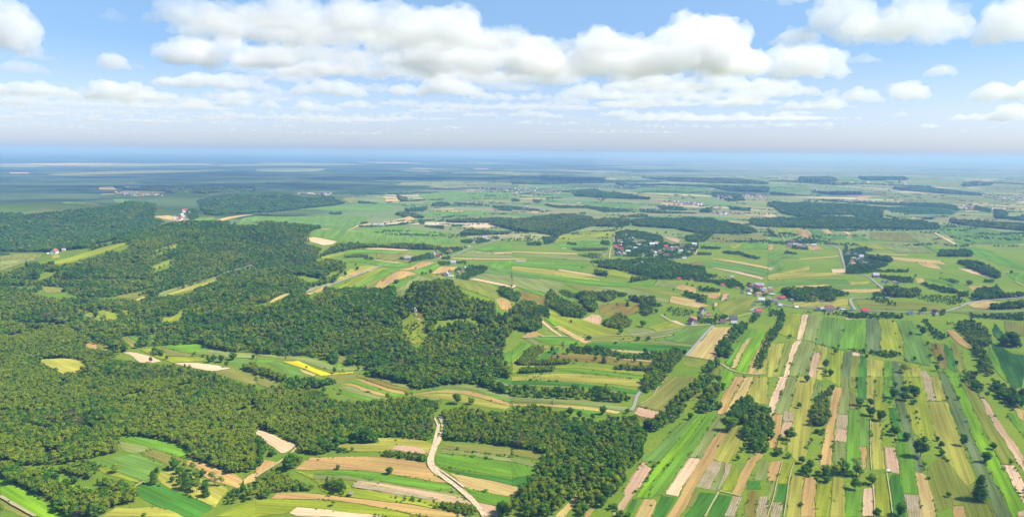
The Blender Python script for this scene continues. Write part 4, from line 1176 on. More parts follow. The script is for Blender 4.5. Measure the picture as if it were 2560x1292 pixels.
SPECKS = """
70 A3 1500,570 1760,580 1760,610 1500,600
60 A1 1050,480 1300,485 1510,520 1450,535 1200,515 1080,495
50 A2 360,495 700,485 700,505 400,515
40 A2 60,200 350,205 350,228 60,225
60 A3 1850,500 2020,510 2040,560 1880,545
50 A3 2080,560 2120,500 2363,520 2363,540
60 A3 0,440 600,460 700,490 200,520 0,490
60 A3 740,420 1200,400 1200,440 740,450
40 A3 860,330 1150,330 1150,350 880,345
70 A4 700,555 1330,580 1340,600 760,575
50 A4 1780,600 1960,610 1960,640 1790,640
60 A4 380,430 1000,440 980,480 400,490
60 A4 2060,520 2363,540 2363,575 2100,560
60 A4 0,330 900,400 1300,420 600,440 0,400
60 A4 1000,280 2363,320 2363,360 1200,330
30 A3 1900,680 2100,672 2110,685 1910,690
50 A2 1900,440 2363,450 2363,490 2000,480
"""
# thickness letter, then centre x, base y, half width, height in photograph pixels
CLOUDS = """
f 300,252,260,26
f 760,300,260,22
f 1250,270,260,26
f 1800,300,260,24
f 1500,330,260,10
f 900,334,260,10
m 250,318,70,8
m 560,318,60,8
m 1020,330,50,6
m 1420,326,60,7
m 1640,318,60,8
m 1900,326,60,7
m 2120,300,50,9
m 2480,322,50,8
m 1010,110,330,95
m 620,95,170,60
m 1500,130,140,60
m 700,205,110,34
m 930,228,60,22
m 430,215,60,22
m 430,300,60,12
m 130,292,70,14
m 230,300,50,10
m 720,318,60,9
m 940,316,70,8
m 1330,250,60,20
m 1560,270,70,22
m 1860,262,90,28
m 1100,282,90,18
m 1390,296,80,12
m 1720,300,90,12
m 1980,288,60,14
m 60,262,60,22
m 180,266,60,18
f 1240,225,110,40
f 1150,205,160,40
f 640,250,150,30
f 400,270,170,22
f 1640,245,200,30
f 2000,315,160,14
f 150,280,160,18
n 560,163,165,75
n 690,165,90,55
m 900,100,420,90
m 930,150,300,60
m 1000,188,320,55
n 470,160,60,40
m 800,185,120,40
n 1180,172,170,120
n 1330,178,60,120
m 760,60,280,70
m 470,60,80,70
n 1640,178,255,135
n 1790,178,110,105
n 1370,206,85,66
n 1600,206,80,44
n 2170,98,205,105|big white cloud cut by the upper edge, right of the middle
m 2370,46,42,42|ragged small cloud just right of the big cloud at the upper edge
n 2000,186,112,84|white cloud right of the largest right-hand bank, below the big upper one
m 2158,156,40,22|small flat cloud right of the white cloud, alone in blue
n 2350,190,30,34|small puffy cloud high in the blue at right
n 2272,248,44,48|rounded white cloud low in the blue at right
n 2150,252,48,28|flat-based small white cloud left of the rounded one
n 2525,108,60,95|white cloud cut by the right edge, upper
n 2520,250,72,50|white cloud cut by the right edge, lower
m 2525,298,50,34
m 2420,302,44,18
m 2252,292,18,14
m 2325,320,24,14
n 20,122,52,105|grey-white cloud cut by the left edge near the top
n 285,176,42,38|small white cloud alone in the blue at upper left
m 345,170,20,12
m 60,182,52,26
f 285,52,30,22
f 85,150,40,20
n 70,236,95,36|long low white cloud at the left edge with a wavy top
n 320,246,115,44|long white cloud heap right of the left edge one
m 20,268,36,22
n 540,218,125,44
m 600,180,50,28
m 730,193,48,24
n 820,238,92,44|flat-based white cloud heap left of the centre
m 790,276,70,24
m 895,270,60,22
m 590,264,44,34
m 490,272,36,26
m 560,292,55,16
m 675,272,32,20
n 1085,236,130,48
m 1225,250,70,26
m 1000,264,60,20
m 1250,200,80,26
n 1740,224,240,46
m 1950,242,130,46
m 1480,248,115,36
m 1700,264,210,30
m 2035,272,85,32
m 1420,262,60,24
m 1950,300,95,16
m 1650,296,120,18
m 1550,290,60,20
m 1330,292,70,20
m 1200,292,60,16
m 1130,322,40,12
f 200,300,240,18
f 480,308,180,14
f 330,285,150,16
f 90,318,140,12
f 800,308,150,14
f 1000,300,130,16
f 1400,312,170,14
f 1750,318,190,12
f 1080,328,160,9
f 1600,332,170,8
f 2050,322,120,9
f 620,328,160,9
f 300,334,140,8
f 2380,330,80,8
m 330,278,50,10
m 520,300,30,9
m 870,296,40,10
m 1010,288,45,12
m 1120,300,50,10
m 1260,300,35,9
m 1480,304,45,9
m 1840,296,50,12
m 1840,318,60,8
m 2200,318,40,8
"""
OVERHEAD = """
P 850,872 85 40 40
P 1590,925 38 22 26
P 1690,985 22 14 18
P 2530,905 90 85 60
P 1530,498 260 160 90
P 2420,548 420 160 110
P 2500,1080 22 16 14
"""


# ------------------------------------------------------------------ fields
def grid_pts(x0, x1, y0, y1):
    gx = GX[(GX > x0) & (GX < x1)]; gy = GY[(GY > y0) & (GY < y1)]
    while len(gx) * len(gy) > 60000: gx = gx[::2]; gy = gy[::2]
    X, Y = np.meshgrid(gx, gy)
    return X.ravel(), Y.ravel()
def densify(P, st):
    out = []
    for i in range(len(P)):
        a, c = P[i], P[(i + 1) % len(P)]
        n = max(1, int(np.hypot(*(c - a)) / st))
        for k in range(n): out.append(a + (c - a) * k / n)
    return np.array(out)
def smooth_poly(P):
    """round the traced corners a little"""
    out = []
    n = len(P)
    for i in range(n):
        a, b_, c = P[i - 1], P[i], P[(i + 1) % n]
        u, v = a - b_, c - b_
        cs = (u @ v) / (np.hypot(*u) * np.hypot(*v) + 1e-9)
        if cs < -.6: out += [b_ + u * .22, b_ + v * .22]
        else: out.append(b_)
    return np.array(out)
def drape(name, P, mat_, off, uvdir=None):
    dist = np.hypot(P[:, 0], P[:, 1]).mean()
    P = densify(P, 5 if dist < 1500 else max(13, dist * .012))
    if dist < 1500:
        P = P + np.stack([vnoise(P[:, 0] / 17 + 40, P[:, 1] / 17) - .5, vnoise(P[:, 0] / 17, P[:, 1] / 17 + 31) - .5], 1) * 2.6 + nrs.normal(0, .22, P.shape)
    X, Y = grid_pts(P[:, 0].min(), P[:, 0].max(), P[:, 1].min(), P[:, 1].max())
    k = inside(P, X, Y)
    pts = [Vector(p) for p in P] + [Vector(p) for p in zip(X[k], Y[k])]
    n = len(P)
    vs, es, fs, *_ = delaunay_2d_cdt(pts, [(i, (i + 1) % n) for i in range(n)], [list(range(n))], 1, 1e-4)
    V = np.array([(v.x, v.y) for v in vs])
    if not len(fs): return None
    z = height(V[:, 0], V[:, 1]) + off * (1 + dist / 900)
    c = V - V.mean(0)
    if uvdir is None:
        ev, evec = np.linalg.eigh(np.cov(P.T)); uvdir = evec[:, 1]
    d = np.asarray(uvdir); nrm = np.array([-d[1], d[0]])
    uv = np.stack([c @ nrm, c @ d], 1)
    return mesh(name, np.column_stack([V, z]), fs, mat_, uv=uv, smooth=True)
CLEAR = []                       # footprints in which no wood grows
n_f = 0
for line in FIELDS.strip().splitlines():
    line = line.strip()
    if not line: continue
    if line[0] == '#': continue
    if line[:2] in ('A1', 'A2', 'A3', 'A4', 'B1', 'B2', 'B3', 'B4', 'C1', 'C2', 'C3', 'C4') or line == 'P':
        blk = line; continue
    key, rest = line[0], line[1:]
    lay = 0
    if rest[0] in '+': lay = 1; rest = rest[1:]
    P = smooth_poly(at(blk + ' ' + rest))
    CLEAR.append(P)
    me = drape('field', P, FM[key], .10 + .25 * lay + .006 * (n_f % 30))
    if me is None: continue
    link(bpy.data.objects.new('field', me), kind='structure')
    n_f += 1
# the strips carry on to the right of what the photograph shows
e0, e1 = at('C4 2330,1230 1790,80')
sd = (e1 - e0) / np.hypot(*(e1 - e0)); sn_ = np.array([sd[1], -sd[0]])
ofs = 0.0
for k in range(26):
    wd = rnd.uniform(11, 26); t0 = -220 + rnd.uniform(-40, 40)
    while t0 < 900:
        ln = rnd.uniform(120, 420)
        q = [e0 + sn_ * (ofs + a_) + sd * (t0 + b_) for a_, b_ in ((0, 0), (wd - .8, 0), (wd - .8, ln - 2), (0, ln - 2))]
        qx = [project_flat(p_) for p_ in q]
        if min(qx) > 2640:      # only plots that start outside the right edge of the view
            me = drape('field', np.array(q), FM[rnd.choice('bglsqtqoekpycg')], .10 + .006 * (k % 30), sd)
            if me: link(bpy.data.objects.new('field', me), kind='structure'); n_f += 1
        t0 += ln
    ofs += wd
# ------------------------------------------------------------------ roads and tracks
def road_mat(name, c, c2):
    b = N(name); geo = b.n('NewGeometry').outputs['Position']
    col = b.mix(b.ramp(b.noise(geo, .35, 5, .75), .42, .70), c4(c), c4(c2))
    d = b.n('BsdfDiffuse'); b.l(col, d.inputs[0]); b.l(d.outputs[0], b.out.inputs[0]); return b.m
RM = {'asphalt': road_mat('asphalt', (.30, .28, .27), (.20, .19, .185)), 'sand': road_mat('sand', (.58, .47, .31), (.30, .24, .11)),
      'dirt': road_mat('dirt track', (.42, .35, .19), (.27, .26, .09))}
def resample(P, st):
    d = np.r_[0, np.cumsum(np.hypot(*np.diff(P, axis=0).T))]
    n = max(2, int(d[-1] / st))
    # catmull-like smoothing by interpolating then averaging
    q = np.linspace(0, d[-1], n)
    R = np.stack([np.interp(q, d, P[:, 0]), np.interp(q, d, P[:, 1])], 1)
    for _ in range(3): R[1:-1] = (R[:-2] + 2 * R[1:-1] + R[2:]) / 4
    return R
def ribbon(name, P, wid, off, m, rag=0):
    R = resample(P, 9)
    t = np.gradient(R, axis=0); t /= np.hypot(*t.T)[:, None]
    nn = np.stack([-t[:, 1], t[:, 0]], 1)
    V = []
    for k in (-1, -.33, .33, 1):
        jit = 1 + (rag * (nrs.rand(len(R), 1) - .5) if abs(k) == 1 else 0)
        q = R + nn * wid / 2 * k * jit
        V.append(np.column_stack([q, height(q[:, 0], q[:, 1]) + off]))
    n = len(R); V = np.concatenate(V)
    Fc = [(a * n + i, a * n + i + 1, (a + 1) * n + i + 1, (a + 1) * n + i) for a in range(3) for i in range(n - 1)]
    return mesh(name, V, Fc, m, smooth=True), R
for r_i, line in enumerate(ROADS.strip().splitlines()):
    kind, wid, rest = line.split(None, 2)
    P = at(rest)
    dist = np.hypot(*P.mean(0))
    me, R = ribbon('road', P, float(wid), .35 + dist / 2600 + .03 * r_i, RM[kind], .35 if kind != 'asphalt' else .05)
    nm = {'asphalt': 'road', 'sand': 'path', 'dirt': 'path'}[kind]
    link(bpy.data.objects.new(nm, me), kind='structure')
# ------------------------------------------------------------------ tree kinds
def leaf_mat(name, c1, c2, c3):
    b = N(name); oi = b.n('ObjectInfo')
    geo = b.n('NewGeometry')
    patch = b.math('ADD', b.math('MULTIPLY', b.noise(oi.outputs['Location'], .020, 3, .6), .55), b.math('MULTIPLY', b.noise(oi.outputs['Location'], .0045, 3, .6), .45))
    f = b.math('ADD', b.math('MULTIPLY', b.ramp(patch, .40, .60), .6), b.math('MULTIPLY', oi.outputs['Random'], .4))
    col = b.mix(f, c4(c1), c4(c2))
    fl = b.ramp(b.math('FRACT', b.math('MULTIPLY', oi.outputs['Random'], 7.31)), .82, 1.0)
    col = b.mix(b.math('MULTIPLY', fl, .7), col, c4(c3))
    ri = b.math('MULTIPLY', b.math('MULTIPLY_ADD', geo.outputs['Random Per Island'], .6, .7), b.math('MULTIPLY_ADD', b.math('FRACT', b.math('MULTIPLY', oi.outputs['Random'], 23.7)), .34, .84))
    cc = b.n('CombineColor')
    for i in range(3): b.l(ri, cc.inputs[i])
    col = b.mix(1.0, col, cc.outputs[0], 'MULTIPLY')
    d = b.n('BsdfDiffuse'); b.l(col, d.inputs[0])
    t = b.n('BsdfTranslucent'); b.l(b.mix(.5, col, c4((.12, .20, .02))), t.inputs[0])
    mx = b.n('MixShader'); mx.inputs[0].default_value = .13
    b.l(d.outputs[0], mx.inputs[1]); b.l(t.outputs[0], mx.inputs[2]); b.l(mx.outputs[0], b.out.inputs[0])
    return b.m
LEAF = {
    'broad': leaf_mat('dark broadleaf', (.042, .130, .010), (.092, .190, .014), (.145, .235, .020)),
    'slender': leaf_mat('olive leaves', (.150, .230, .014), (.235, .290, .022), (.085, .195, .012)),
    'shrub': leaf_mat('bright shrub leaves', (.080, .240, .010), (.180, .330, .016), (.240, .310, .030)),
    'conifer': leaf_mat('dark needles', (.040, .115, .014), (.085, .155, .020), (.120, .185, .030)),
    'bare': leaf_mat('sparse brown leaves', (.200, .150, .080), (.160, .180, .065), (.230, .170, .100)),
    'blossom': leaf_mat('white blossom', (.60, .60, .48), (.42, .46, .30), (.16, .22, .07)),
}
b = N('bark'); d = b.n('BsdfDiffuse'); geo = b.n('NewGeometry').outputs['Position']
b.l(b.mix(b.noise(geo, 1.2, 4), c4((.10, .08, .06)), c4((.24, .21, .17))), d.inputs[0]); b.l(d.outputs[0], b.out.inputs[0])
BARK = b.m
def clump_crown(kind, seed, leaves, leaf):
    """unit-height crown built of leaf clumps spread through its volume"""
    r = np.random.RandomState(seed)
    if kind == 'broad':   K, c0, rad, bl = 20, (0, 0, .50), (.30, .30, .33), (.15, .22)
    elif kind == 'slender': K, c0, rad, bl = 10, (0, 0, .62), (.18, .18, .26), (.13, .20)
    elif kind == 'shrub': K, c0, rad, bl = 10, (0, 0, .45), (.36, .36, .26), (.20, .30)
    elif kind == 'conifer': K, c0, rad, bl = 14, (0, 0, .5), (.22, .22, .42), (.08, .12)
    elif kind == 'bare': K, c0, rad, bl = 12, (0, 0, .58), (.24, .24, .34), (.10, .17)
    else: K, c0, rad, bl = 9, (0, 0, .5), (.32, .32, .30), (.16, .24)
    C_ = []
    for k in range(K):
        u = r.normal(size=3); u /= np.linalg.norm(u); u *= r.uniform(.45, 1) if k else 0
        p = np.array(c0) + u * rad
        s = r.uniform(*bl)
        if kind == 'conifer':
            z = .12 + .82 * (k / (K - 1)); p = np.array([r.normal(0, .03), r.normal(0, .03), z]); s = .30 * (1 - z) ** .8 + .04
        C_.append((p, s))
    per = leaves // K
    V, Fc = [], []
    for p, s in C_:
        for _ in range(per):
            u = r.normal(size=3); u /= np.linalg.norm(u)
            if u[2] < -.3: u[2] *= -1
            sc = (1, 1, .8) if kind != 'conifer' else (1, 1, .35)
            q = p + u * s * np.array(sc) * r.uniform(.72, 1.08)
            nrm = u + r.normal(0, .45, 3); nrm /= np.linalg.norm(nrm)
            t = np.cross(nrm, r.normal(size=3)); t /= np.linalg.norm(t); bt = np.cross(nrm, t)
            e = leaf * r.uniform(.6, 1.25); i = len(V)
            V += [q - t * e, q - bt * e * .7, q + t * e, q + bt * e * .7]
            Fc.append((i, i + 1, i + 2, i + 3))
        # inner mass so that a clump is not see-through
        ic = [(1, 0, 0), (0, 1, 0), (-1, 0, 0), (0, -1, 0), (0, 0, 1), (0, 0, -1)]
        i = len(V); g = .82 if kind not in ('bare',) else .25
        V += [p + np.array(c) * s * g * (np.array((1, 1, .8)) if kind != 'conifer' else np.array((1, 1, .4))) for c in ic]
        for a, c, e_ in ((0, 1, 4), (1, 2, 4), (2, 3, 4), (3, 0, 4), (1, 0, 5), (2, 1, 5), (3, 2, 5), (0, 3, 5)):
            Fc.append((i + a, i + c, i + e_))
    return np.array(V), Fc
def trunk_geo(kind, seed):
    r = np.random.RandomState(seed + 50)
    V, Fc = [], []
    def limb(p0, p1, r0, r1):
        i = len(V); a = np.array(p1) - p0; a = a / np.linalg.norm(a)
        u = np.cross(a, (.3, 1, .1)); u /= np.linalg.norm(u); v = np.cross(a, u)
        for p, rr in ((p0, r0), (p1, r1)):
            for k in range(6):
                an = k * math.pi / 3
                V.append(np.array(p) + (u * math.cos(an) + v * math.sin(an)) * rr)
        for k in range(6): Fc.append((i + k, i + (k + 1) % 6, i + 6 + (k + 1) % 6, i + 6 + k))
    top = {'broad': .55, 'slender': .8, 'shrub': .4, 'conifer': .9, 'bare': .75}.get(kind, .5)
    w0 = {'broad': .030, 'slender': .014, 'conifer': .018, 'bare': .022}.get(kind, .02)
    limb((0, 0, -.06), (0, 0, top * .5), w0, w0 * .75); limb((0, 0, top * .5), (0.01, .01, top), w0 * .75, w0 * .3)
    for k in range(5):
        an = k * 1.3 + r.rand(); h0 = top * (.45 + .1 * k)
        ln = {'broad': .24, 'slender': .09, 'shrub': .25, 'conifer': .1, 'bare': .2}.get(kind, .2)
        limb((0, 0, h0), (math.cos(an) * ln, math.sin(an) * ln, h0 + ln * .8), w0 * .45, w0 * .12)
    return np.array(V), Fc
PROTO = {}           # joined meshes for the uncountable woods
FULL = {}            # (crown mesh, trunk mesh) for trees that stand as objects of their own
for ki, kind in enumerate(LEAF):
    for v in range(3):
        V, Fc = clump_crown(kind, 10 * ki + v, 230, {'broad': .055, 'slender': .055, 'shrub': .085, 'conifer': .04, 'bare': .03}.get(kind, .06))
        Vt, Ft = trunk_geo(kind, v)
        me = mesh(kind + '_tree', np.concatenate([V, Vt]), Fc + [tuple(np.array(f) + len(V)) for f in Ft], [LEAF[kind], BARK],
                  mi=[0] * len(Fc) + [1] * len(Ft))
        PROTO[kind, v] = bpy.data.objects.new('%s_kind' % kind, me)
        V, Fc = clump_crown(kind, 10 * ki + v + 3, {'bare': 500}.get(kind, 1100), {'broad': .036, 'slender': .026, 'shrub': .05, 'conifer': .026, 'bare': .020}.get(kind, .038))
        FULL[kind, v] = (mesh('crown', V, Fc, LEAF[kind]), mesh('trunk', Vt, Ft, BARK))
KL = [(k, v) for k in LEAF for v in range(3)]
kinds_col = bpy.data.collections.new('tree_kinds')
for i, kv in enumerate(KL):
    PROTO[kv].name = 'kind_%02d_%s' % (i, kv[0])
    kinds_col.objects.link(PROTO[kv])
# ------------------------------------------------------------------ woods (uncountable): points with instanced trees
MIX = {  # kind weights, height range, spacing in heights
    'O': (dict(slender=.70, broad=.15, shrub=.11, conifer=.02, bare=.02), (6.5, 11), .40),
    'M': (dict(slender=.44, broad=.34, shrub=.14, conifer=.05, bare=.03), (8, 13), .56),
    'D': (dict(broad=.78, slender=.12, conifer=.04, shrub=.06), (9, 14), .58),
    'L': (dict(shrub=.55, broad=.25, slender=.20), (4, 9), .60),
    'S': (dict(shrub=.50, broad=.45, slender=.05), (3, 6), 1.3),
    'V': (dict(shrub=.25, broad=.65, slender=.05, conifer=.05), (4.5, 9), .75),
    'P': (dict(conifer=.35, slender=.50, broad=.15), (9, 13), .46),
    'R': (dict(slender=.88, broad=.12), (5, 7.5), .42),
    'H': (dict(broad=.60, shrub=.20, slender=.20), (6, 11), .60),
}
TP = []      # x, y, height, kind index, wood number
def pick(mixd, n):
    ks = list(mixd); p = np.array([mixd[k] for k in ks]); p /= p.sum()
    c = nrs.choice(len(ks), n, p=p)
    return c, ks
WOODS_META = []
wood_no = 0
for line in WOODS.strip().splitlines():
    line = line.strip()
    if not line or line[0] == '#': continue
    if line in ('A1', 'A2', 'A3', 'A4', 'B1', 'B2', 'B3', 'B4', 'C1', 'C2', 'C3', 'C4', 'P'):
        blk = line; continue
    code, rest = line[0], line[1:]
    thin = 1.0; clear = blk in ('A1', 'A2', 'B1', 'B2', 'C1', 'C2')
    while rest[0] in '-!~=':
        if rest[0] == '=': clear = True
        if rest[0] == '-': thin *= .5
        if rest[0] == '!': clear = False
        if rest[0] == '~': thin *= .75
        rest = rest[1:]
    rest = rest.strip()
    wide = 0
    if rest.startswith('w'):
        a_, rest = rest.split(None, 1); wide = float(a_[1:])
    P = at(blk + ' ' + rest)
    dist = np.hypot(*P.mean(0))
    mx, (h0, h1), spc = MIX[code]
    hm = (h0 + h1) / 2
    lod = max(1.0, dist / 2300)
    if wide:
        R = resample(P, 3); t = np.gradient(R, axis=0); t /= np.hypot(*t.T)[:, None]
        nn = np.stack([-t[:, 1], t[:, 0]], 1)
        P = np.concatenate([R + nn * wide / 2, (R - nn * wide / 2)[::-1]])
    st = hm * spc * lod / math.sqrt(thin)
    X, Y = np.meshgrid(np.arange(P[:, 0].min(), P[:, 0].max(), st), np.arange(P[:, 1].min(), P[:, 1].max(), st * .87))
    X = X + (np.arange(X.shape[0]) % 2)[:, None] * st / 2
    X = (X + nrs.uniform(-.38, .38, X.shape) * st).ravel(); Y = (Y + nrs.uniform(-.38, .38, Y.shape) * st).ravel()
    k = inside(P, X, Y)
    X, Y = X[k], Y[k]
    if clear:
        for Q in CLEAR:
            if Q[:, 0].max() < P[:, 0].min() or Q[:, 0].min() > P[:, 0].max() or Q[:, 1].max() < P[:, 1].min() or Q[:, 1].min() > P[:, 1].max(): continue
            # a clearing reaches nearer than its visible part: trees in front of it must not hide it
            back = 1 + .55 * hm / H
            k = ~(inside(Q, X, Y) | inside(Q, X * back, Y * back)); X, Y = X[k], Y[k]
    if code in 'OM' and not wide and blk in ('B1', 'C1', 'A1'):
        gl = vnoise(X / 38 + 11, Y / 38 + 4) * .7 + vnoise(X / 15 + 2, Y / 15 + 8) * .3
        k = gl < .77; X, Y = X[k], Y[k]
    if not wide and len(X) > 8:
        for f_ in (.7, .45, .25, .1):      # the outline was traced along the crowns' tops: pull the far edge in by what the height adds
            back = 1 + f_ * hm / H
            k = inside(P, X * back, Y * back)
            if k.sum() > .6 * len(X): X, Y = X[k], Y[k]; break
    if not len(X): continue
    c, ks = pick(mx, len(X))
    # stands of one species: species follows a slow noise
    sn = vnoise(X / 55 + 20, Y / 55 + 3) + .45 * (nrs.rand(len(X)) - .5)
    order = np.argsort(np.argsort(sn)) / max(1, len(X) - 1)
    cum = np.cumsum([mx[q] for q in ks]) / sum(mx.values())
    c2 = np.searchsorted(cum, order).clip(0, len(ks) - 1)
    c = np.where(nrs.rand(len(X)) < .65, c2, c)
    hh = nrs.uniform(h0, h1, len(X)) * (.66 + .5 * vnoise(X / 30, Y / 30 + 9)) * nrs.uniform(.85, 1.15, len(X))
    kn = np.array([ks[q] for q in c])
    hh = np.where(kn == 'shrub', hh * .62, hh) * lod ** .25
    hh = np.where(nrs.rand(len(X)) < .05, hh * 1.25, hh)
    for x, y, h_, kk in zip(X, Y, hh, kn):
        TP.append((x, y, h_, KL.index((kk, nrs.randint(3))), wood_no, lod))
    wood_no += 1
TP = np.array(TP)
# open ground around every building, a little more on the side towards the camera
HX = []
for line in HOUSES.strip().splitlines():
    head, body = line.split('|')
    for t in body.split(): HX.append(at('%s %s' % (head.split()[0], ','.join(t[2:].split(',')[:2])))[0])
HX = np.array(HX)
for hx in HX:
    u = -hx / np.hypot(*hx); dd = TP[:, :2] - hx
    al = dd @ u; la = np.abs(dd @ np.array([-u[1], u[0]]))
    TP = TP[~((al > -9) & (al < 9 + np.hypot(*hx) * .012) & (la < 10))]
print('wood trees', len(TP))
# ------------------------------------------------------------------ single trees
def project(x, y, z):
    p = (np.stack([x, y, z - H], -1)) @ R3
    return 1280 + F * p[..., 0] / -p[..., 2], 646 - F * p[..., 1] / -p[..., 2]
TREE_N = 0
def plant(x, y, h_, kind, v, label, group, spread=1.0, cat='tree', name=None):
    global TREE_N
    nm = name or {'broad': 'broadleaf_tree', 'slender': 'slender_tree', 'shrub': 'bush', 'conifer': 'conifer', 'bare': 'thin_tree', 'blossom': 'flowering_bush'}[kind]
    e = bpy.data.objects.new(nm, None); e.empty_display_size = 1
    e.location = (x, y, float(height(x, y)))
    e.rotation_euler = (0, 0, rnd.uniform(0, 6.28))
    e.scale = (h_ * spread, h_ * spread, h_)
    link(e, label, cat, group)
    for nm2, me in zip(('crown', 'trunk'), FULL[kind, v]):
        o = bpy.data.objects.new(nm2, me); COL.objects.link(o); o.parent = e
    TREE_N += 1
    return e
ORD = ['', 'second ', 'third ', 'fourth ', 'fifth ', 'sixth ', 'seventh ', 'eighth ', 'ninth ', 'tenth ', 'eleventh ', 'twelfth ', 'thirteenth ', 'fourteenth ', 'fifteenth ', 'sixteenth ', 'seventeenth ']
GROUND_WORD = {'g': 'on green meadow', 'b': 'on green crop', 'l': 'on yellow-green meadow', 'f': 'on bright green crop', 'e': 'on deep green crop', 'd': 'on field painted in shade', 's': 'on silvery rye', 'o': 'on olive pasture',
               'k': 'on grey-green strip', 'q': 'on dry hay strip', 'y': 'on straw strip', 't': 'on tan stubble', 'w': 'on pale soil', 'p': 'on pinkish soil', 'm': 'on vegetable plot', 'c': 'on cool green crop', 'a': 'on brown pasture', 'r': 'on rapeseed'}
marks = [(n_, px(p_)[0]) for n_, p_ in (l.split('|') for l in LANDMARKS.strip().splitlines())]
singles = []
for line in TREES.strip().splitlines():
    q = line.split(); blk = q[0]
    for t in q[1:]:
        kd = 'broad'
        if t[0].isalpha(): kd = {'b': 'broad', 's': 'slender', 'u': 'shrub', 'c': 'conifer', 'n': 'bare', 'f': 'blossom'}[t[0]]; t = t[1:]
        a_ = t.split(',')
        p_ = px('%s %s,%s' % (blk, a_[0], a_[1]))[0]
        wpx = float(a_[2]) * 640 / 2363
        tall = float(a_[3]) if len(a_) > 3 else {'broad': 1.05, 'slender': 1.9, 'shrub': .8, 'conifer': 1.7, 'bare': 1.35, 'blossom': .8}[kd]
        xy = unproject([p_])[0]
        D = math.hypot(xy[0], xy[1], 260)
        wm = wpx * D / F * 1.1
        singles.append([p_, xy, wm, wm * tall, kd])
def size_word(h_): return 'tiny' if h_ < 3.6 else 'small' if h_ < 6 else 'medium' if h_ < 9.5 else 'large'
KW = {'broad': 'round dark tree', 'slender': 'slim olive tree', 'shrub': 'bright green bush', 'conifer': 'dark pointed tree', 'bare': 'thin brownish see-through tree', 'blossom': 'white-flowering bush'}
cw = {'broad': .92, 'slender': .60, 'shrub': 1.2, 'conifer': .6, 'bare': .72, 'blossom': 1.05}
P_all = np.array([s[0] for s in singles])
near_m = [int(np.argmin([np.hypot(*((s[0] - m_[1]) * (1, 1.5))) for m_ in marks])) for s in singles]
for i, s in enumerate(singles):
    m_ = marks[near_m[i]]
    same = sorted([j for j in range(len(singles)) if near_m[j] == near_m[i] and singles[j][4] == s[4]], key=lambda j: np.hypot(*((singles[j][0] - m_[1]) * (1, 1.5))))
    k = same.index(i)
    lab = '%s %s, %s' % (size_word(s[3]), KW[s[4]], 'only one near ' + m_[0] if len(same) == 1 else ORD[k] + 'closest to ' + m_[0])
    lab = lab.replace(', closest', ', the closest').replace(', second', ', the second')
    base_w = cw[s[4]]
    plant(s[1][0], s[1][1], s[3], s[4], i % 3, lab, 'single trees and bushes scattered over the fields', spread=s[2] / (s[3] * base_w))
# the largest-showing trees of the near woods stand as objects of their own
pxx, pyy = project(TP[:, 0], TP[:, 1], height(TP[:, 0], TP[:, 1]) + TP[:, 2] * .7)
vis = (pxx > 5) & (pxx < 2555) & (pyy < 1290) & (pyy > 400)
size = np.where(vis, TP[:, 2] / np.hypot(TP[:, 0], TP[:, 1]), 0)
want = max(0, 300 - TREE_N)
top = np.argsort(-size)[:want]
WZ = [(640, 'the wood left of the bottom left clearing'), (1180, 'the hedges beside the sandy track'), (1330, 'the left side of the wood beside the hay track'), (1500, 'the middle of the wood beside the hay track'),
      (1700, 'the right side of the wood beside the hay track'), (9999, 'the copses among the strips')]
for i in top:
    x, y, h_, ki, wn_, lod = TP[i]
    kd, v = KL[int(ki)]
    zone = next(zn for lim, zn in WZ if pxx[i] < lim)
    kword = {'broad': 'dark leafy tree', 'slender': 'slim olive tree', 'shrub': 'bright green bush', 'conifer': 'dark pointed tree', 'bare': 'thin brownish tree'}[kd]
    plant(x, y, h_, kd, v, '%s %s in %s' % ('tall' if h_ > 14 else 'mid-sized' if h_ > 9 else 'low', kword, zone), 'trees crowded together in ' + zone)
keep = np.ones(len(TP), bool); keep[top] = False
TP = TP[keep]
